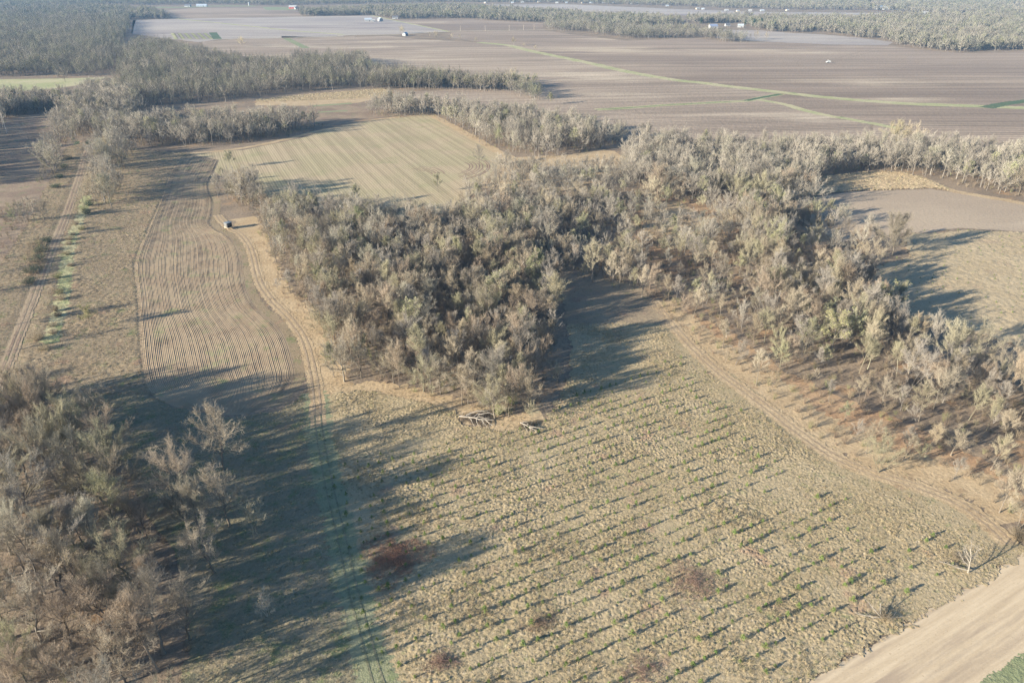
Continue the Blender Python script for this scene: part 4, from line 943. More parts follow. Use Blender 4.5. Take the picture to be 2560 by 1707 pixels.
for zx, zy, hh, wd, txt in [(250, 880, 14, 1.1, 'wide grey tree with arching limbs inside the central wood'), (460, 830, 13, 1.2, 'wide pale tree beside the arching one'), (565, 1310, 12, 1.0, 'broad tan tree on the front edge of the central wood'),
                            (25, 1240, 14, 1.0, 'broad tree on the front edge beside the sandy lane'), (300, 1250, 11, .9, 'broad tree between two front edge trees'), (1220, 1250, 6.5, 1.1, 'small round bare tree at the right tip of the central wood'), (120, 1220, 12, .8, 'leaning tree on the front edge by the lane')]:
    place('spread', (850 + zx / 2.24, 400 + zy / 2.24), txt, 'broad trees of the central wood', h=hh, wide=wd, tone=(1.0, .97, .9))
for zx, zy, kind, hh, wd, txt in [(425, 1265, 'slender', 12, 1, 'broken pale stem on the front edge of the right-hand wood'), (845, 1080, 'leafy', 13, 1, 'yellow green budding tree deep in the right-hand wood'), (1080, 900, 'leafy', 13, 1.2, 'wide yellow green tree at the back of the right-hand wood'),
                              (1500, 1200, 'vase', 17, 1.2, 'large pale forked tree facing the right meadow'), (1640, 1180, 'vase', 15, 1.1, 'pale vase shaped tree right of the large forked one'), (1840, 1320, 'vase', 16, 1.2, 'large pale many limbed tree on the right border'), (1420, 1390, 'spread', 13, 1, 'round tan tree in the lower right-hand wood'), (1130, 385 + 980, 'spread', 8, 1, 'low round tree on the straw margin of the right-hand wood')]:
    place(kind, (1700 + zx / 2.24, 400 + zy / 2.24), txt, 'large trees of the right-hand wood', h=hh, wide=wd, tone=(1.0, .97, .9))
place('vase', (2219, 385), 'cream coloured fluffy topped tree rising above the wood belt', h=22, wide=1.2, vi=2, tone=(1.35, 1.27, 1.08))
place('vase', (2270, 385), 'smaller cream topped tree beside the fluffy one', h=20, vi=3, tone=(1.3, 1.22, 1.05))
place('vase', (1284, 208), 'pale cream tree at the right end of the north wood', h=15, tone=(1.15, 1.13, .98))
for x, y, hh in [(1336, 214, 10), (1348, 232, 9), (1320, 219, 12), (1300, 222, 13), (1282, 222, 13), (1265, 222, 12), (1225, 222, 12), (1188, 222, 12), (1163, 224, 11), (1140, 223, 12)]:
    place('leafy', (x, y), 'one of the green budding trees along the right end of the north wood', 'green trees at the end of the north wood', h=hh, name='budding_tree')
for k, (x, y, hh) in enumerate([(1285, 300, 11), (1375, 262, 9), (890, 455 + 60, 10), (1095, 480, 10), (1545, 560, 11), (1760, 300 + 70, 11), (1280, 690, 11), (1345, 705, 12), (1175, 860, 11), (575, 420, 9)]):
    place('leafy', (x, y), ['green budding tree at the back of the island wood', 'bright green tree at the far tip of the island wood', 'green tree on the upper edge of the central wood', 'green tree at the right end of the upper edge', 'bright green tree beside the rust clearing', 'green tree in the wood belt', 'light green tree where the wood meets the grass bay', 'green tree at the corner of the grass bay', 'green tree in the front half of the central wood', 'green crowned tree above the tilled field'][k], 'budding trees in the woods', h=hh, name='budding_tree')
for k, (x, y, hh) in enumerate([(1002, 84, 13), (1007, 85, 12), (1075, 95, 9), (1090, 97, 12), (1130, 100, 10), (1150, 103, 10), (1190, 106, 7), (1285, 115, 13), (1310, 120, 7), (1338, 126, 7), (1890, 100, 14), (1915, 100, 11), (605, 116, 13), (1462, 72, 15)]):
    place('vase' if k % 3 else 'spread', (x, y), ['tree left of the grey barn', 'twin tree left of the grey barn', 'first tree of the sparse hedge in the fields', 'tallest tree of the sparse hedge in the fields', 'low tree of the sparse hedge', 'round tree of the sparse hedge', 'yellowish bush at the end of the sparse hedge', 'bushy tree on the grassy ditch bank', 'low bush on the grassy ditch bank', 'reddish bush on the grassy ditch bank', 'thin bare tree left alone at the stubble field', 'second thin bare tree at the stubble field', 'lone pale tree at the striped field', 'pale round tree at the left end of the far wood'][k], 'trees scattered over the far fields', h=hh, name='field_tree', tone=(1.1, 1.05, .9) if k < 12 else (1.4, 1.3, 1.0))

# ------------------------------------------------------------------ the other trees: nearest ones single, the rest one wooded mass
FEAT = [('bleached branches', G((1196, 1048))), ('hunting cabin', G((569, 563))), ('grass bay', G((1480, 720))), ('sandy lane', G((735, 790))), ('rust clearing', V([(1570, 520)])[0]),
        ('round tree', G((2231, 639))), ('soil strip', G((2560, 1385))), ('straw margin', V([(1800, 965)])[0]), ('right meadow', Z(1700, 400, 2.24, [(1300, 840)])[0]),
        ('ploughed patch', Z(1700, 400, 2.24, [(1000, 300)])[0]), ('tan clearing', Z(1280, 200, 3.675, [(200, 780)])[0]), ('tilled field', V([(500, 420)])[0]), ('grass lane', V([(640, 1250)])[0]), ('left border', G((0, 1400)))]
occ = np.array(occupied)
SPARSE = [(V([(1270, 450), (1425, 450), (1440, 640), (1270, 640)]), 0.75), (V([(1425, 450), (1690, 470), (1710, 600), (1570, 650), (1440, 600)]), 0.62), (V([(1790, 500), (1970, 540), (1970, 650), (1800, 630)]), 0.5), (V([(550, 470), (640, 480), (700, 600), (760, 760), (700, 760), (600, 620)]), 0.85), (V([(1700, 900), (1900, 850), (2250, 980), (2300, 1180), (2050, 1080)]), 0.75)]
C = []
for x, y, st in cand:
    if (np.hypot(occ[:, 0] - x, occ[:, 1] - y) < occ[:, 2]).any(): continue
    if dist_line(LANE, [x], [y])[0] < 4.5: continue
    sx, sy, dp = px(x, y)
    u = rng.rand()
    if st == 'corner wood': kind = 'spread' if u < .55 else 'vase' if u < .75 else 'slender' if u < .9 else 'small'
    elif st == 'scrub': kind = 'small' if u < .97 else 'leafy'
    elif st == 'right wood': kind = 'slender' if u < .46 else 'vase' if u < .74 else 'spread' if u < .86 else 'small' if u < .95 else 'leafy'
    elif st == 'central wood': kind = 'slender' if u < .46 else 'spread' if u < .66 else 'vase' if u < .84 else 'small' if u < .965 else 'leafy'
    else: kind = 'spread' if u < .35 else 'vase' if u < .65 else 'slender' if u < .93 else 'leafy'
    if st == 'right wood':
        dh = dist_line(HEAD, [x], [y])[0]
        if dh < 45 and rng.rand() < 0.66 - 0.012 * max(dh - 20, 0): continue
    sp_z = [z for z in SPARSE if inside(z[0], [x], [y])[0]]
    if sp_z and rng.rand() > sp_z[0][1]: continue
    k_ = 0.78 if sp_z else 1.0
    s = k_ * float(np.clip((0.64 if st == 'right wood' and dh < 30 else 1.06 if st == 'corner wood' else 0.62 if st == 'scrub' else 0.77 if st in ('right wood', 'central wood') else 0.92) + 0.26 * perlin(x / 17, y / 17, 61) + 0.10 * rng.randn(), 0.55, 1.2))
    C.append((dp, x, y, st, kind, s, sx, sy))
C.sort()
single, mass = [], []
quota = {'spread': 300, 'vase': 300, 'slender': 300, 'small': 200, 'leafy': 60}
for c in C:
    infr = -60 < c[6] < PW + 60 and c[7] < PH + 260
    if infr and quota[c[4]] > 0: quota[c[4]] -= 1; single.append(c)
    else: mass.append(c)
FORM = {'spread': 'wide bare', 'vase': 'forked bare', 'slender': 'slim bare', 'small': 'young bare', 'leafy': 'green budding'}
NAME = {'spread': 'spreading_tree', 'vase': 'forked_tree', 'slender': 'slender_tree', 'small': 'young_tree', 'leafy': 'budding_tree'}
TONES = [('grey', (0.92, 0.92, 0.95)), ('brown', (0.98, 0.88, 0.80)), ('tan', (1.05, 1.0, 0.90)), ('olive', (0.98, 1.0, 0.82)), ('dark', (0.78, 0.76, 0.75))]
recs = {}
for dp, x, y, st, kind, s, sx, sy in single:
    ti = rng.choice(5, p=[.28, .22, .28, .14, .08])
    tn, tone = TONES[ti]
    if kind == 'leafy': tn = 'fresh'; tone = (1, 1, 1)
    d = [(math.hypot(x - f[1][0], y - f[1][1]), f[0]) for f in FEAT]; d.sort()
    size = 'tall' if s > 1.0 else 'short' if s < 0.86 else 'medium'
    lab = (f'{size} {tn} {FORM[kind]}', f'{st} towards the {d[0][1]}')
    recs.setdefault((lab, st), []).append((sx, x, y, kind, s, tone))
NUM = ['first', 'second', 'third', 'fourth', 'fifth', 'sixth', 'seventh', 'eighth', 'ninth', 'tenth', 'eleventh', 'twelfth', 'thirteenth', 'fourteenth', 'fifteenth', 'sixteenth', 'seventeenth', 'eighteenth', 'nineteenth', 'twentieth']
def nth(i): return NUM[i] if i < 20 else 'twenty-' + NUM[i - 20] if i < 29 else 'thirtieth' if i == 29 else 'thirty-' + NUM[i - 30] if i < 39 else 'fortieth' if i == 39 else 'forty-' + NUM[i - 40] if i < 49 else 'last'
def label_of(lab, k, n):
    if n == 1: return f'{lab[0]} tree in the {lab[1]}'
    o = 'leftmost' if k == 0 else 'rightmost' if k == n - 1 else nth(k) + ' from left'
    return f'{o} of the {lab[0]} trees, {lab[1]}'
for (lab, st), L in recs.items():
    L.sort(key=lambda r: r[0])
    for k, (sx, x, y, kind, s, tone) in enumerate(L):
        lib = TREES[kind]; vi = rng.randint(len(lib))
        place(kind, None, label_of(lab, k, len(L)), 'bare trees of the ' + st, vi=vi, h=lib[vi][2] * s, wide=rng.uniform(0.82, 1.22), tilt=0.07, tone=tone, name=NAME[kind], loc=(x, y))
print('single trees', len(single), 'mass', len(mass))
mp = np.array([(c[1], c[2]) for c in mass]); ms = np.array([c[5] for c in mass])
scatter('wood', mp, ms, VAR_MID, 'mass of leafless grey brown trees behind the nearest ones', 'wood', 1)

def far_wood(poly, sp, coll, label, seed, s0=0.6, s1=1.2, gaps=0.22):
    p = fill_points(poly, sp, rng, gaps=gaps)
    scatter('wood', p, np.clip(rng.uniform(s0, s1, len(p)) + 0.2 * perlin(p[:, 0] / 60, p[:, 1] / 60, 81), 0.4, 1.35), coll, label, 'wood', seed)
    return len(p)
tot = 0
tot += far_wood(W_NORTH, 7.2, VAR_FAR, 'long leafless north wood behind the pale grass band', 2)
tot += far_wood(W_STRIP, 5.0, VAR_MID, 'thin dark row of bare trees between fallow field and pasture', 3)
tot += far_wood(W_NW, 7.6, VAR_FAR, 'large leafless wood in the upper left', 4)
tot += far_wood(W_NWFAR, 10.5, VAR_HOR, 'bluish wood far in the upper left', 5)
tot += far_wood(W_CLUMP, 9.0, VAR_HOR, 'pale clump of trees at the end of the stubble field', 6)
tot += far_wood(W_MIDBELT, 10.0, VAR_HOR, 'long far wood behind the pale road', 7)
tot += far_wood(W_PROM, 8.0, VAR_FAR, 'narrow wood reaching into the ploughed land', 8)
tot += far_wood(W_FARRIGHT, 9.5, VAR_HOR, 'wide far wood at the upper right', 9)
tot += far_wood(W_HORIZON, 15.0, VAR_HOR, 'hazy woods along the horizon', 10, gaps=0.35)
tot += far_wood(S([(930, 190), (1124, 206), (1290, 216), (1356, 250), (1352, 256), (1245, 230), (1142, 226), (930, 222)]), 6.0, VAR_FAR, 'narrow right end of the long north wood', 21, 0.75, 1.15, 0.05)
offp = np.vstack([fill_points(S([(-330, 300), (-25, 300), (-25, 470), (-330, 470)]), 8.0, rng, gaps=0.3), S([(-130, 420), (-90, 380), (-60, 350), (-140, 330), (-180, 360), (-100, 310), (-60, 620), (-110, 700), (-70, 830), (-160, 560), (-90, 900), (-200, 760)])])
scatter('wood', offp, np.full(len(offp), 0.95), VAR_MID, 'bare trees just beyond the left border', 'wood', 11)
print('far trees', tot)

# undergrowth, tall grass
up = [fill_points(W_CENTRAL, 3.6, rng, gaps=0.3, holes=CLEAR), fill_points(W_RIGHT, 3.8, rng, gaps=0.3, holes=CLEAR), fill_points(W_BELT, 5.0, rng, gaps=0.2), fill_points(W_ISLAND, 5.0, rng, gaps=0.2), fill_points(W_BLOCK, 6.0, rng, gaps=0.2), fill_points(W_CORNER, 5.0, rng, gaps=0.5)]
up += [fill_points(W_HEDGE, 4.2, rng, gaps=0.1), fill_points(V([(0, 480), (70, 450), (80, 520), (30, 580), (-20, 620)]), 4.5, rng, gaps=0.1), fill_points(V([(60, 560), (118, 545), (112, 600), (80, 660), (55, 650)]), 2.6, rng, gaps=0.05)]
up = np.vstack(up)
up = up[dist_line(LANE, up[:, 0], up[:, 1]) > 3.5]
scatter('undergrowth', up, rng.uniform(0.6, 1.25, len(up)), VAR_BRUSH, 'thin brown undergrowth below the trees', 'undergrowth', 12)
tp_ = fill_points(MEADOW, 0.72, rng, gaps=0.25)
d = np.minimum(dist_line(HEAD, tp_[:, 0], tp_[:, 1]) - 3.4, dist_line(LANE, tp_[:, 0], tp_[:, 1]) - 3.0)
tp_ = tp_[(d > 0) & (tp_[:, 1] > 70)]
for t in TRAILS: tp_ = tp_[dist_line(t, tp_[:, 0] + 0.8 * perlin(tp_[:, 0] / 4, tp_[:, 1] / 4, 33), tp_[:, 1]) > 0.2]
tp_ = tp_[rng.rand(len(tp_)) < 0.75 + 0.9 * perlin(tp_[:, 0] / 9, tp_[:, 1] / 9, 34)]
scatter('grass', tp_, rng.uniform(0.45, 1.2, len(tp_)) * np.clip(1 + 0.7 * perlin(tp_[:, 0] / 13, tp_[:, 1] / 13, 35), 0.5, 1.5), VAR_TUFT, 'dry straw coloured tussock grass on the planted meadow', 'grass', 13, zs=meadow_h(tp_[:, 0], tp_[:, 1]) * 0.8)
tp_ = fill_points(ROUGH, 1.15, rng, gaps=0.3)
tp_ = tp_[(dist_line(FTRACK, tp_[:, 0], tp_[:, 1]) > 2.6) & (tp_[:, 1] > 100)]
scatter('grass', tp_, rng.uniform(0.6, 1.3, len(tp_)), VAR_DULL, 'dry tan grass of the rough ground on the left', 'grass', 14, zs=rough_h(tp_[:, 0], tp_[:, 1]) * 0.8)
tp_ = fill_points(RMEAD, 1.3, rng, gaps=0.3)
scatter('grass', tp_, rng.uniform(0.6, 1.3, len(tp_)), VAR_TUFT, 'dry pale grass of the right meadow', 'grass', 15)
RP = Z(1700, 400, 2.24, [(560, 130), (700, 105), (900, 82), (1100, 62), (1250, 72), (1350, 98), (1500, 158), (1500, 172), (1400, 160), (960, 176), (600, 210)])
BAND = Z(640, 200, 3.675, [(0, 180), (500, 130), (1160, 80), (1260, 105), (1250, 140), (900, 175), (500, 190), (0, 205)])
tp_ = np.vstack([fill_points(RP, 1.5, rng, gaps=0.35), fill_points(BAND, 1.9, rng, gaps=0.3)])
scatter('tall_grass', tp_, rng.uniform(0.7, 1.4, len(tp_)), VAR_REED, 'sunlit pale tall grass on the wedge and the band below the woods', 'grass', 16)
tp_ = fill_points(SHADE, 0.95, rng, gaps=0.3); tp_ = tp_[(dist_line(LANE, tp_[:, 0], tp_[:, 1]) > 2.4) & (tp_[:, 1] > 74)]
scatter('grass', tp_, rng.uniform(0.5, 1.2, len(tp_)), VAR_TUFT, 'dull dry grass in the shade of the corner wood', 'grass', 19, zs=shade_h(tp_[:, 0], tp_[:, 1]) * 0.7)
gp = []
for ln, w_, sp_ in ((LANE[:8], 4.0, 1.2), (V([(115, 790), (140, 700), (150, 640), (160, 560), (185, 500), (200, 450)]), 5.5, 1.0), (V([(700, 1640), (640, 1500), (600, 1380), (580, 1250), (600, 1120), (640, 1020), (690, 960)]), 14, 1.1)):
    P = smooth(ln, sp_ * 0.5); P = np.repeat(P, 4, 0) + rng.randn(len(P) * 4, 2) * w_ * 0.3; gp.append(P[rng.rand(len(P)) < 0.5])
gp = np.vstack(gp); gp = gp[gp[:, 1] > 72]
scatter('green_grass', gp, rng.uniform(0.5, 1.2, len(gp)), VAR_GREEN, 'green grass along the lane and the swale', 'grass', 17)
# straw fringe on the open wood edges
ed = []
for ln in (HEAD, LANE[9:], V([(735, 900), (800, 890), (900, 905), (1000, 925), (1060, 945), (1150, 975), (1240, 962)]), [along(a_, 0.6) for a_ in range(-30, 120, 5)]):
    P = smooth(ln, 0.6); P = np.repeat(P, 3, 0) + rng.randn(len(P) * 3, 2) * 2.4; ed.append(P)
ed = np.vstack(ed); dl = np.minimum(dist_line(HEAD, ed[:, 0], ed[:, 1]), dist_line(LANE, ed[:, 0], ed[:, 1])); so_ = (ed - ROAD_A) @ rn
ed = ed[(dl > 1.6) & (so_ > 0.1)]
scatter('fringe_grass', ed, rng.uniform(0.5, 1.0, len(ed)), VAR_TUFT, 'dry grass fringe along lane, margin and soil strip', 'grass', 18)

# ------------------------------------------------------------------ seedlings in rows parallel to the soil strip
SEED = []
for k in range(4):
    rs = np.random.RandomState(70 + k); tk, cr = conifer(rs, 1.0, 0.95, 52, 7)
    gq = Geo(); gq.v = tk.v + cr.v; gq.f = tk.f + [f + tk.n for f in cr.f]; gq.m = [m + 1 for m in tk.m] + cr.m; gq.n = tk.n + cr.n
    SEED.append(gq.mesh('seedling', [M['seedling'], M['brush']]))
SZONE = V([(880, 1640), (885, 1568), (830, 1400), (790, 1240), (762, 1110), (770, 1060), (900, 1030), (1050, 1010), (1200, 985), (1290, 930), (1350, 890), (1450, 870), (1540, 800), (1600, 830), (1700, 900), (1800, 970), (1900, 1050), (2050, 1100), (2180, 1150), (2260, 1230), (2200, 1330), (2050, 1420), (1850, 1550), (1700, 1640)])
pts = []
base = np.array(G((840 + 690 / 2.217, 1000 + 1320 / 2.217)))
for r_ in range(-12, 60):
    for c_ in range(-60, 60):
        p = base + rd * (c_ * 2.95 + (r_ % 3) * 0.9 + rng.randn() * 0.35) + rn * (r_ * 3.55 + rng.randn() * 0.2)
        pts.append((p[0], p[1], r_, c_))
pts = np.array(pts)
k = inside(SZONE, pts[:, 0], pts[:, 1]) & (rng.rand(len(pts)) < 1.02 + 0.8 * perlin(pts[:, 0] / 12, pts[:, 1] / 12, 51) - 0.5 * np.clip((pts[:, 0] - 25) / 50, 0, 1) - 0.6 * (dist_line(HEAD, pts[:, 0], pts[:, 1]) < 13))
pts = pts[k]
inf = []
for p in pts:
    sx, sy, dp = px(p[0], p[1])
    if -20 < sx < PW + 20 and sy < PH + 40: inf.append((dp, sx, *p))
inf.sort()
near, rest = inf[:300], inf[300:]
rows = {}
for q in near: rows.setdefault(int(q[4]), []).append(q)
for ri, (r_, L) in enumerate(sorted(rows.items())):
    L.sort(key=lambda q: q[1])
    for ci, q in enumerate(L):
        o = bpy.data.objects.new('seedling', SEED[rng.randint(4)]); COL.objects.link(o)
        hh = float(np.clip(1.0 + 0.28 * rng.randn(), 0.55, 1.7))
        o.location = (q[2], q[3], float(meadow_h(np.array([q[2]]), np.array([q[3]]))[0]) * 0.7)
        o.rotation_euler = (0, 0, rng.rand() * 6.28); o.scale = (hh * 1.15, hh * 1.15, hh)
        tag(o, f'green seedling, {nth(ci)} from left in the {nth(ri)} row up from the soil strip', 'seedling', 'seedlings planted in rows on the meadow')
cs = variants('seedlings', SEED)
rest = np.array([(q[2], q[3]) for q in rest])
rm = fill_points(RMEAD, 5.0, rng, jit=0.15); rm = rm[rng.rand(len(rm)) < 0.6]
scatter('seedlings', np.vstack([rest, rm]), np.clip(1.05 + 0.3 * rng.randn(len(rest) + len(rm)), 0.5, 1.6) * np.r_[np.ones(len(rest)), np.full(len(rm), 0.62)], cs, 'farther green seedlings in rows on both meadows', 'seedlings', 20)

# ------------------------------------------------------------------ bramble patches
M['thicket'] = wood_mat('dark_thicket', (0.135, 0.108, 0.085), (0.155, 0.125, 0.10), (0.14, 0.12, 0.085))
for k, (cx, cy, wx, wy, txt) in enumerate([(1100, 960, 4.2, 3.0, 'dark brown thicket around the larger heap of bleached branches'), (1218, 978, 2.6, 1.8, 'dark brown thicket around the smaller bleached branch'), (905, 1283, 6.0, 6.3, 'largest dark reddish brown bramble patch beside the grass lane'), (1592, 1338, 5.2, 5.2, 'brown bramble patch among the seedling rows on the right'), (1012, 1522, 2.8, 1.9, 'small dark red bramble patch at the bottom left of the meadow'), (1475, 1540, 3.8, 2.8, 'brown bramble patch at the bottom edge of the meadow'), (1240, 1432, 3.8, 2.4, 'faint reddish bramble patch in the middle of the meadow')]):
    p = V([(cx, cy)])[0]; rs = np.random.RandomState(198 + k)
    n = int(wx * wy * (62 if k in (2, 4) else 90 if k < 2 else 26)); gq = Geo()
    a = rs.rand(n) * 6.283; b = rs.rand(n) ** 0.75 * 1.12
    edge = 1 + 0.3 * np.sin(a * 3 + k) + 0.15 * np.sin(a * 7 + 2 * k)
    A = np.stack([np.cos(a) * b * wx * edge, np.sin(a) * b * wy * edge, np.zeros(n)], 1)
    ca, sa = math.cos(R(28)), math.sin(R(28)); A[:, :2] = A[:, :2] @ np.array([[ca, sa], [-sa, ca]])
    B = A + np.stack([rs.randn(n) * 0.35, rs.randn(n) * 0.35, (0.32 + 0.4 * rs.rand(n)) * (1.15 - b * 0.6)], 1)
    Cc = B + np.stack([rs.randn(n) * 0.4, rs.randn(n) * 0.4, rs.randn(n) * 0.18], 1); Cc[:, 2] = np.maximum(Cc[:, 2], 0.1)
    gq.prisms(A, B, 0.02, 0.016); gq.prisms(B, Cc, 0.016, 0.008)
    D_ = B + rs.randn(n, 3) * 0.3; D_[:, 2] = np.maximum(D_[:, 2], 0.1); gq.prisms((A + B) / 2, D_, 0.014, 0.006)
    o = bpy.data.objects.new('bramble_patch', gq.mesh('bramble_patch', [M['thicket' if k < 2 else 'bramble']])); COL.objects.link(o); o.location = (p[0], p[1], 0.05)
    if k == 2: o.color = (1.4, 1.2, 1.15, 1)
    tag(o, txt, 'bramble', 'bramble patches on the meadow')

# dark evergreen and grey bushes along the farm track
def bush_obj(foot, h, w, mat, label, leafs=0, n=70, cat='bush'):
    p = G(foot); rs = np.random.RandomState(int(foot[0]))
    gq = bush(rs, h, w, n, 0.02, 4)
    if leafs:
        c = rs.randn(leafs, 3); c /= np.linalg.norm(c, axis=1)[:, None]; c *= rs.rand(leafs, 1) ** 0.4
        gq.quads(c * [w * .5, w * .5, h * .5] + [0, 0, h * .52], 0.16, rs, 0)
    o = bpy.data.objects.new('bush', gq.mesh('bush', [mat])); COL.objects.link(o); o.location = (p[0], p[1], 0.02)
    tag(o, label, cat)
bush_obj(ZL(818, 672), 3.2, 4.2, M['evergreen'], 'single dark evergreen bush at the head of the farm track', 700)
for x, y, h, w, t in [(118, 606, 2.6, 6, 'topmost bush of the dark green thicket left of the farm track'), (108, 630, 3.2, 7, 'second bush from the top of the dark green thicket'), (97, 655, 3.2, 7, 'middle bush of the dark green thicket'), (86, 682, 3.0, 7, 'second lowest bush of the dark green thicket'), (76, 708, 2.6, 6, 'lowest bush of the dark green thicket'), (140, 470, 2.2, 6, 'dark bush added for the ditch shadow at its near end'), (150, 445, 2.2, 6, 'second dark bush added for the ditch shadow'), (160, 420, 2.2, 6, 'third dark bush added for the ditch shadow'), (170, 398, 2.2, 6, 'farthest dark bush added for the ditch shadow'), (218, 535, 3.0, 5, 'dark bush at the top of the swale'), (224, 515, 3.0, 5, 'dark bush just above the swale')]:  # bushes along the ditch are added to carry its dark shadow line
    bush_obj((x, y), h, w, M['evergreen'], t, 420, 120)
for x, y, h, w, t in [(205, 575, 2.2, 4, 'grey green bush beside the upper swale'), (175, 600, 2.4, 5, 'yellow green bush below the upper swale'), (150, 735, 2.0, 3.5, 'low green bush on the swale'), (145, 790, 1.8, 3.2, 'low bush at the lower end of the swale'), (95, 850, 3.4, 5.5, 'wide grey green bush beside the farm track'), (85, 945, 3.6, 6, 'pale bush above the corner wood')]:
    bush_obj((x, y), h, w, M['brush'], t, 0, 160)
SW = V([(112, 800), (122, 770), (128, 745), (137, 715), (143, 690), (146, 665), (150, 640), (153, 610), (157, 585), (163, 560), (172, 535), (182, 510), (190, 485), (198, 462), (205, 440), (214, 420)])
for i_, (x_, y_) in enumerate(SW):
    sx_, sy_, _d = px(x_, y_)
    bush_obj((sx_ + rng.randn() * 7, sy_ + rng.randn() * 4), rng.uniform(1.0, 2.6), rng.uniform(2.5, 5), M['brush'], f'scrubby brown bush, {nth(i_)} from the near end of the swale row', 40, 130)
for x, y, h, w, t in [(1245, 1035, 3.5, 4, 'pale green shrub between the two bleached branch heaps'), (1280, 1010, 4.0, 4, 'green shrub behind the bleached branches'), (1215, 1010, 2.6, 3, 'yellowish shrub left of the green one')]:
    bush_obj((x, y), h, w, M['leaf'], t, 120, 130)
bush_obj((2548, 1345), 2.2, 5.0, M['brush'], 'dark brush heap at the right border by the soil strip', 0, 260)
bush_obj((2212, 1546), 1.6, 3.6, M['brush'], 'brown brush round the broken tree by the soil strip', 0, 150)
bush_obj((2400, 1400), 1.3, 4.5, M['brush'], 'low dark brush left of the split pale tree', 0, 150)

# ------------------------------------------------------------------ fallen and broken bleached trees
def limbs(name, origin, polylines, mat, label, cat, trunk=None, twn=0, seed=0):
    """polylines of photo pixels with a height: (x, y, z); rebuilt on the ground where they lie"""
    o0 = G(origin); root = empty(name, (o0[0], o0[1], 0)); tag(root, label, cat)
    rs = np.random.RandomState(seed)
    def w(p, z):
        q = G(p); f = (CAM_H - z) / CAM_H
        return np.array([q[0] * f - o0[0], q[1] * f - o0[1], z])
    for nm, lst in polylines.items():
        gq = Geo(); tips = []
        for pts, r in lst:
            P = np.array([w((p[0], p[1]), p[2]) for p in pts])
            r *= 0.78; gq.tube(P, np.linspace(r, r * 0.35, len(P)), 5)
            for i in range(len(P) - 1):
                for q in range(twn): 
                    t = rs.rand(); b = P[i] + (P[i + 1] - P[i]) * t
                    tips.append((b, b + unit(unit(P[i + 1] - P[i]) + rs.randn(3) * 0.6) * rs.uniform(0.5, 1.6)))
        if tips: gq.prisms([a for a, _ in tips], [np.maximum(b, [-99, -99, 0.05]) for _, b in tips], 0.03, 0.012)
        me = gq.mesh(nm, [mat]); o = bpy.data.objects.new(nm, me); COL.objects.link(o); o.parent = root
    return root
q = lambda x, y, z: (1120 + x / 9.046, 960 + y / 9.046, z)
limbs('fallen_tree', q(290, 730, 0)[:2], {
    'trunk': [([q(260, 725, .3), q(410, 740, .5), q(600, 760, .7), q(700, 795, .8), q(860, 800, 1.0), q(1030, 810, .8)], 0.34)],
    'limb': [([q(410, 705, .6), q(520, 655, 1.0), q(640, 615, 1.3), q(790, 605, 1.4), q(900, 610, 1.2)], 0.24), ([q(590, 735, .7), q(680, 670, 1.0), q(770, 615, 1.2)], 0.20), ([q(680, 690, 1.0), q(790, 670, 1.3), q(910, 645, 1.4), q(990, 670, 1.1), q(1080, 715, .8)], 0.18)],
    'branch': [([q(440, 740, .5), q(500, 770, .5), q(540, 840, .4), q(585, 930, .2)], 0.15), ([q(640, 760, .7), q(650, 850, .6), q(690, 950, .2)], 0.14), ([q(760, 800, .8), q(810, 880, .6), q(870, 950, .2)], 0.14), ([q(850, 810, .8), q(930, 880, .6), q(1010, 950, .2)], 0.13), ([q(620, 760, .7), q(700, 735, 1.0), q(800, 770, .9), q(920, 770, .8)], 0.13), ([q(300, 700, .4), q(340, 665, .5), q(385, 630, .4)], 0.12), ([q(460, 720, .5), q(490, 700, .6)], 0.12)]},
    M['bleached'], 'larger heap of bleached fallen branches at the tip of the central wood', 'fallen tree', twn=5, seed=1)
limbs('fallen_tree', q(1640, 875, 0)[:2], {
    'trunk': [([q(1640, 870, .3), q(1760, 925, .6), q(1860, 985, .6), q(1960, 1030, .5), q(2040, 1140, .2)], 0.24)],
    'limb': [([q(1830, 955, .6), q(1930, 965, .9), q(2060, 995, .8), q(2160, 995, .5)], 0.17), ([q(1700, 900, .5), q(1740, 970, .4), q(1800, 1060, .2)], 0.14), ([q(1790, 930, .6), q(1850, 1000, .5), q(1900, 1080, .2)], 0.14), ([q(1680, 850, .4), q(1810, 860, .5)], 0.13), ([q(1790, 890, .8), q(1800, 940, .6)], 0.12)]},
    M['bleached'], 'smaller bleached fallen branch right of the larger heap', 'fallen tree', twn=3, seed=2)
r_ = lambda x, y, z: (2100 + x / 3.43, 1250 + y / 3.43, z)
limbs('broken_tree', r_(1095, 625, 0)[:2], {
    'trunk': [([r_(1095, 622, 0), r_(1105, 590, 1.2), r_(1115, 540, 3.0), r_(1125, 480, 5.0)], 0.26)],
    'fallen_limb': [([r_(1100, 598, .7), r_(1050, 590, .8), r_(990, 570, .7), r_(930, 545, .5), r_(860, 530, .25)], 0.16)],
    'crown': [([r_(1115, 540, 3.0), r_(1080, 480, 4.2), r_(1060, 420, 5.2)], .10), ([r_(1120, 510, 4.0), r_(1160, 460, 5.0), r_(1190, 410, 6)], .10), ([r_(1125, 480, 5.0), r_(1120, 420, 6.3), r_(1130, 370, 7.2)], .10), ([r_(1110, 560, 2.2), r_(1060, 520, 3.2), r_(1030, 460, 4.0)], .09), ([r_(1120, 500, 4.4), r_(1085, 440, 5.6), r_(1075, 390, 6.5)], .08)]},
    M['dead_grey'], 'split pale tree with one limb lying on the grass beside the soil strip', 'tree', twn=13, seed=3)
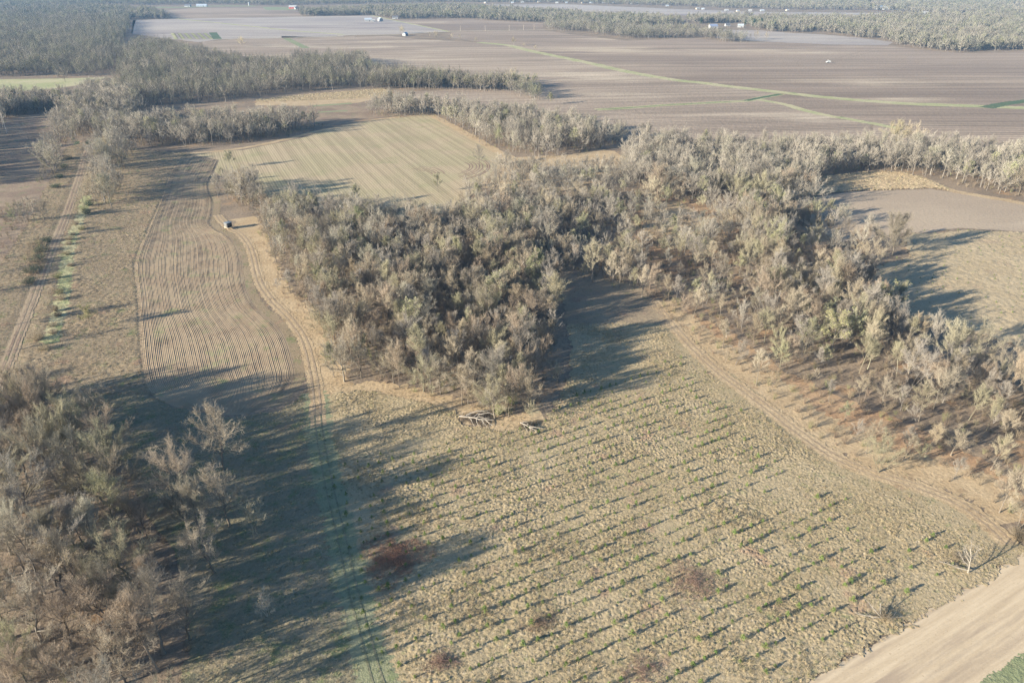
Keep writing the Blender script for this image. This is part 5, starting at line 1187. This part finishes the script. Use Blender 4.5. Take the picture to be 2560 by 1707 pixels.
limbs('broken_tree', r_(365, 1015, 0)[:2], {
    'trunk': [([r_(365, 1015, 0), r_(330, 975, .9), r_(290, 930, 1.7), r_(240, 870, 2.6)], 0.16), ([r_(350, 990, .4), r_(345, 940, 1.6), r_(348, 880, 2.8)], 0.13)],
    'fallen_limb': [([r_(350, 1005, .3), r_(280, 1000, .6), r_(210, 985, .5), r_(140, 970, .2)], 0.11), ([r_(370, 1005, .3), r_(440, 1005, .5), r_(520, 1000, .2)], 0.08)]},
    M['dead_grey'], 'broken pale sapling with three arms in the grass by the soil strip', 'tree', twn=8, seed=4)
d_ = lambda x, y, z: (1280 + x / 3.675, 200 + y / 3.675, z)
limbs('dead_tree', d_(220, 655, 0)[:2], {
    'trunk': [([d_(220, 655, 0), d_(225, 610, 3), d_(232, 570, 5.5), d_(260, 535, 8.5), d_(290, 522, 9.5)], 0.34)],
    'limb': [([d_(235, 570, 5.5), d_(280, 575, 6), d_(320, 600, 4.6), d_(340, 625, 3.2)], 0.2), ([d_(232, 590, 4.2), d_(270, 600, 4.2), d_(310, 590, 5)], 0.16), ([d_(228, 600, 3.6), d_(205, 560, 6)], 0.14)]},
    M['bleached'], 'dead white tree with arching bare limbs in front of the island wood', 'dead tree', twn=2, seed=5)

# ------------------------------------------------------------------ hunting cabin on posts
M['cabin_wall'] = obj_mat('painted_boards', (0.19, 0.18, 0.165), 0.7, 0.06)
M['cabin_dark'] = obj_mat('dark_boards', (0.035, 0.035, 0.04), 0.6, 0.1)
M['cabin_roof'] = obj_mat('grey_roof_sheet', (0.20, 0.225, 0.24), 0.45, 0.08, metal=0.2)
M['timber'] = obj_mat('pale_timber', (0.52, 0.44, 0.33), 0.8, 0.12)
M['glass'] = obj_mat('dark_window', (0.02, 0.025, 0.03), 0.1, 0.02)
def box_geo(gq, c, s, mi=0):
    x, y, z = c; a, b, d = s[0] / 2, s[1] / 2, s[2] / 2
    v = np.array([(x + i * a, y + j * b, z + k * d) for i in (-1, 1) for j in (-1, 1) for k in (-1, 1)])
    f = np.array([[0, 1, 3, 2], [4, 6, 7, 5], [0, 4, 5, 1], [2, 3, 7, 6], [0, 2, 6, 4], [1, 5, 7, 3]])
    gq.v.append(v); gq.f.append(f + gq.n); gq.m.append(np.full(6, mi)); gq.n += 8
def part(name, boxes, mat, parent, bev=0.0):
    gq = Geo()
    for c, s in boxes: box_geo(gq, c, s)
    o = bpy.data.objects.new(name, gq.mesh(name, [mat])); COL.objects.link(o); o.parent = parent
    if bev:
        b = o.modifiers.new('bevel', 'BEVEL'); b.width = bev; b.segments = 2
    return o
p = G((572, 572))
cab = tag(empty('hunting_cabin', (p[0], p[1], 0), R(53)), 'small white and black hunting cabin on short posts beside the sandy lane', 'cabin')
wl = 2.5
part('wall', [((-wl / 2, 0, 2.05), (0.08, wl, 2.1)), ((0, wl / 2, 2.05), (wl, 0.08, 2.1))], M['cabin_wall'], cab)
dw = part('dark_wall', [((0, -wl / 2, 2.05), (wl, 0.08, 2.1)), ((wl / 2, 0, 2.05), (0.08, wl - 0.1, 2.1))], M['cabin_dark'], cab); dw['label'] = 'black shaded wall'
w_ = part('window', [((0.1, -wl / 2 - 0.05, 2.5), (1.3, 0.03, 0.5))], M['glass'], cab)
part('sill', [((0.1, -wl / 2 - 0.08, 2.2), (1.4, 0.08, 0.06))], M['timber'], w_)
part('window', [((-wl / 2 - 0.05, 0.0, 2.35), (0.03, 1.5, 0.32))], M['glass'], cab)
part('floor', [((0, 0, 0.95), (wl + 0.5, wl + 0.5, 0.12))], M['timber'], cab)
part('roof', [((0, 0, 3.16), (wl + 0.5, wl + 0.5, 0.10))], M['cabin_roof'], cab, 0.02)
for i in (-1, 1):
    for j in (-1, 1): part('leg', [((i * 1.2, j * 1.2, 0.45), (0.14, 0.14, 0.9))], M['timber'], cab)
part('ladder', [((0.9, -wl / 2 - 0.45 - 0.02 * k, 0.2 + 0.22 * k), (0.7, 0.06, 0.05)) for k in range(4)] + [((0.56, -wl / 2 - 0.5, 0.5), (0.06, 0.06, 1.0)), ((1.24, -wl / 2 - 0.5, 0.5), (0.06, 0.06, 1.0))], M['timber'], cab)

# ------------------------------------------------------------------ tractor in the far field
M['paint'] = obj_mat('pale_paint', (0.80, 0.80, 0.76), 0.35, 0.04)
M['tyre'] = obj_mat('rubber', (0.03, 0.03, 0.03), 0.8, 0.1)
p = G((2069, 158))
tr = tag(empty('tractor', (p[0], p[1], 0), R(200)), 'small white tractor working in the largest ploughed field', 'tractor')
part('body', [((1.2, 0, 1.35), (2.6, 1.1, 0.9)), ((-1.5, 0, 1.2), (2.4, 2.2, 0.5)), ((-2.6, 0, 1.9), (1.6, 2.2, 1.6))], M['paint'], tr, 0.08)
part('cab', [((-0.5, 0, 2.5), (1.5, 1.6, 1.5)), ((-0.5, 0, 3.32), (1.7, 1.8, 0.14))], M['paint'], tr, 0.06)
part('window', [((0.27, 0, 2.6), (0.03, 1.4, 1.0)), ((-0.5, 0.815, 2.6), (1.2, 0.03, 1.0)), ((-0.5, -0.815, 2.6), (1.2, 0.03, 1.0))], M['glass'], tr)
for x, rr in ((1.9, 0.65), (-1.1, 0.95)):
    for y in (-1.05, 1.05):
        gq = Geo(); gq.tube([(x, y - 0.28, rr), (x, y - 0.24, rr), (x, y + 0.24, rr), (x, y + 0.28, rr)], [rr * 0.75, rr, rr, rr * 0.75], 20)
        a = np.arange(20) * 2 * np.pi / 20
        o = bpy.data.objects.new('wheel', gq.mesh('wheel', [M['tyre']])); COL.objects.link(o); o.parent = tr
        g2 = Geo(); g2.tube([(x, y - 0.30, rr), (x, y + 0.30, rr)], [rr * 0.5, rr * 0.5], 14); g2.tube([(x, y - 0.31, rr), (x, y + 0.31, rr)], [0.01, 0.01], 4)
        h_ = bpy.data.objects.new('rim', g2.mesh('rim', [M['paint']])); COL.objects.link(h_); h_.parent = o
part('boom', [((-3.6, 0, 1.0), (0.25, 4.5, 0.25))], M['paint'], tr)

# ------------------------------------------------------------------ far farm buildings, poles, evergreens
M['white_wall'] = obj_mat('white_siding', (0.33, 0.33, 0.32), 0.6, 0.05)
M['red_wall'] = obj_mat('red_siding', (0.36, 0.10, 0.08), 0.7, 0.08)
M['tin_roof'] = obj_mat('pale_tin_roof', (0.36, 0.40, 0.44), 0.4, 0.05, metal=0.1)
M['dark_roof'] = obj_mat('dark_shingles', (0.12, 0.12, 0.13), 0.8, 0.1)
M['blue_roof'] = obj_mat('blue_roof', (0.20, 0.23, 0.31), 0.5, 0.06)
def house(foot, L, W, H, rz, wall, roof, label, group=None, name='farm_building', cat='building', ov=0.5, pitch=0.35):
    p = G(foot); root = tag(empty(name, (p[0], p[1], 0), R(rz)), label, cat, group)
    gq = Geo(); L *= 0.8; W *= 0.8; H *= 0.8
    hx, hy, r_ = L / 2, W / 2, W * pitch
    v = np.array([(-hx, -hy, 0), (hx, -hy, 0), (hx, hy, 0), (-hx, hy, 0), (-hx, -hy, H), (hx, -hy, H), (hx, hy, H), (-hx, hy, H), (-hx, 0, H + r_), (hx, 0, H + r_)])
    f4 = np.array([[0, 1, 5, 4], [2, 3, 7, 6], [1, 2, 6, 5], [3, 0, 4, 7], [5, 6, 9, 9], [7, 4, 8, 8]])
    me = bpy.data.meshes.new('wall'); me.from_pydata([tuple(map(float, q)) for q in v], [], [(0, 1, 5, 4), (2, 3, 7, 6), (1, 2, 6, 9, 5), (3, 0, 4, 8, 7)]); me.materials.append(M[wall])
    o = bpy.data.objects.new('wall', me); COL.objects.link(o); o.parent = root
    e = ov * pitch * 2; t = 0.25
    rv = []
    for z in (0, t):
        rv += [(-hx - ov, -hy - ov, H - e + z + .03), (hx + ov, -hy - ov, H - e + z + .03), (hx + ov, 0, H + r_ + z + .03), (-hx - ov, 0, H + r_ + z + .03), (hx + ov, hy + ov, H - e + z + .03), (-hx - ov, hy + ov, H - e + z + .03)]
    me = bpy.data.meshes.new('roof'); me.from_pydata([tuple(map(float, q)) for q in rv], [], [(6, 7, 8, 9), (9, 8, 10, 11), (3, 2, 1, 0), (5, 4, 2, 3), (0, 1, 7, 6), (4, 5, 11, 10), (1, 2, 8, 7), (2, 4, 10, 8), (3, 0, 6, 9), (5, 3, 9, 11)]); me.materials.append(M[roof])
    o = bpy.data.objects.new('roof', me); COL.objects.link(o); o.parent = root
    part('door', [((L * 0.18, -hy - 0.04, min(1.3, H * .4)), (min(3.0, L * .22), 0.06, min(2.6, H * .8)))], M['dark_roof'], root)
    for k in (-0.3, -0.05): part('window', [((L * k, -hy - 0.04, H * 0.58), (min(1.6, L * .1), 0.06, H * 0.28))], M['glass'], root)
    part('window', [((-hx - 0.04, 0, H * 0.58), (0.06, W * 0.18, H * 0.28))], M['glass'], root)
    return root
FB = 'buildings of the field farm'
house((921, 54), 20, 11, 5, 8, 'white_wall', 'tin_roof', 'longest pale shed of the farm in the stubble field', FB)
house((934, 55), 8, 7, 4, 10, 'white_wall', 'white_wall', 'small white building in the middle of the field farm', FB)
house((951, 54), 15, 11, 6, -60, 'white_wall', 'tin_roof', 'gabled white barn at the right end of the field farm', FB)
house((988, 48), 16, 10, 5, 5, 'white_wall', 'dark_roof', 'white house at the wood edge right of the field farm', name='farmhouse', cat='house')
house((1013, 90), 13, 8, 4.5, 70, 'white_wall', 'tin_roof', 'grey roofed barn with a white gable beside the pale road', name='barn', cat='barn')
house((310, 26), 55, 12, 4, 2, 'white_wall', 'tin_roof', 'very long pale shed in the far upper left', name='long_shed', cat='shed')
house((470, 18), 22, 14, 5, 0, 'white_wall', 'dark_roof', 'far white building left of the pale yard', 'far upper left buildings')
house((505, 17), 40, 14, 4, 4, 'tin_roof', 'tin_roof', 'far low pale building on the green lawn', 'far upper left buildings')
house((733, 23), 28, 14, 7, 0, 'red_wall', 'white_wall', 'red house with a pale roof at the far lawn', name='farmhouse', cat='house')
house((742, 24), 14, 10, 5, 40, 'white_wall', 'dark_roof', 'white shed right of the red house')
house((1782, 72), 20, 13, 6, 10, 'white_wall', 'blue_roof', 'white house with a blue roof behind the narrow wood', name='farmhouse', cat='house')
house((1818, 66), 12, 9, 4, 10, 'white_wall', 'dark_roof', 'white shed right of the blue roofed house')
house((1851, 69), 14, 9, 5, -10, 'white_wall', 'tin_roof', 'pale house by the dark evergreens', name='farmhouse', cat='house')
house((2308, 37), 26, 12, 5, -5, 'white_wall', 'white_wall', 'bright white far barn on the right', name='barn', cat='barn')
house((2200, 24), 36, 16, 7, 10, 'white_wall', 'tin_roof', 'left one of two white sheds in the far right wood', 'sheds in the far right wood')
house((2216, 25), 26, 14, 6, 0, 'white_wall', 'white_wall', 'right one of two white sheds in the far right wood', 'sheds in the far right wood')
house((2550, 13), 18, 14, 7, 0, 'white_wall', 'tin_roof', 'tiny white house below the green pasture in the far corner', name='farmhouse', cat='house')
rowh_ = [(1213, 9), (1281, 9), (1306, 8), (1347, 7), (1392, 9), (1416, 9), (1456, 9), (1477, 9), (1508, 9), (1534, 9), (1578, 11), (1668, 17), (1744, 24), (1757, 25), (1816, 28), (1844, 30), (1875, 29), (1905, 29), (1968, 28)]
for k, f in enumerate(rowh_):
    house(f, 9 + 5 * ((k * 37) % 5) / 5, 7, 3.2, (k * 53) % 40 - 20, 'white_wall' if k % 3 else 'timber', 'tin_roof' if k % 2 else 'white_wall', f'tiny pale house, {nth(k)} from left in the row along the far field strip', 'far row of houses', name='far_house', cat='house')
p = G((623, 15)); sil = tag(empty('silo', (p[0], p[1], 0)), 'far white tower silo above the violet field', 'silo')
gq = Geo(); gq.tube([(0, 0, 0), (0, 0, 9)], [2.2, 2.2], 18); o = bpy.data.objects.new('cylinder_wall', gq.mesh('cylinder_wall', [M['white_wall']])); COL.objects.link(o); o.parent = sil
gq = Geo(); gq.tube([(0, 0, 9.02), (0, 0, 10), (0, 0, 10.5)], [2.3, 1.5, 0.1], 18); o = bpy.data.objects.new('dome', gq.mesh('dome', [M['tin_roof']])); COL.objects.link(o); o.parent = sil
def pole(foot, label):
    p = G(foot); root = tag(empty('utility_pole', (p[0], p[1], 0), R(5)), label, 'pole', 'poles along the pale road')
    gq = Geo(); gq.tube([(0, 0, 0), (0, 0, 10)], [0.22, 0.16], 7); o = bpy.data.objects.new('post', gq.mesh('post', [M['timber']])); COL.objects.link(o); o.parent = root
    part('crossarm', [((0, 0, 9.2), (0.16, 2.6, 0.18))], M['timber'], root)
for k, x in enumerate((1151, 1213, 1273, 1309, 1335)): pole((x, 79 - k * 0.9), f'thin utility pole, {nth(k)} from left along the pale road')
for k, (x, y, hh) in enumerate([(1862, 66, 13), (1884, 68, 16), (1893, 69, 15), (1902, 69, 17), (1912, 70, 15), (1930, 70, 16), (1936, 71, 14), (1752, 62, 14)]):
    p = G((x, y)); rs = np.random.RandomState(300 + k); tk, cr = conifer(rs, hh, hh * .5, 60, 8)
    root = tag(empty('evergreen_tree', (p[0], p[1], 0)), f'dark green conifer, {nth(k)} of the far evergreen group counted by the pale house', 'tree', 'far evergreens')
    for nm, gq, mt in (('trunk', tk, 'bark'), ('crown', cr, 'evergreen')):
        o = bpy.data.objects.new(nm, gq.mesh(nm, [M[mt]])); COL.objects.link(o); o.parent = root

# ------------------------------------------------------------------ air between here and the horizon
HAZE = 0.00006
hz = mesh_obj('haze', [(-9000, -600, -1), (9000, -600, -1), (9000, 9000, -1), (-9000, 9000, -1), (-9000, -600, 125), (9000, -600, 125), (9000, 9000, 125), (-9000, 9000, 125)],
              [[3, 2, 1, 0], [4, 5, 6, 7], [0, 1, 5, 4], [1, 2, 6, 5], [2, 3, 7, 6], [3, 0, 4, 7]], None)
m = bpy.data.materials.new('haze_air'); m.use_nodes = True; nt = m.node_tree
for n_ in list(nt.nodes):
    if n_.type == 'BSDF_PRINCIPLED': nt.nodes.remove(n_)
pv = nt.nodes.new('ShaderNodeVolumePrincipled')
pv.inputs['Color'].default_value = (0.30, 0.60, 1.0, 1); pv.inputs['Density'].default_value = HAZE; pv.inputs['Anisotropy'].default_value = 0.0
nt.links.new(pv.outputs[0], nt.nodes['Material Output'].inputs['Volume'])
hz.data.materials.append(m)
tag(hz, 'thin pale blue haze of the air over the whole landscape', 'haze', kind='stuff')
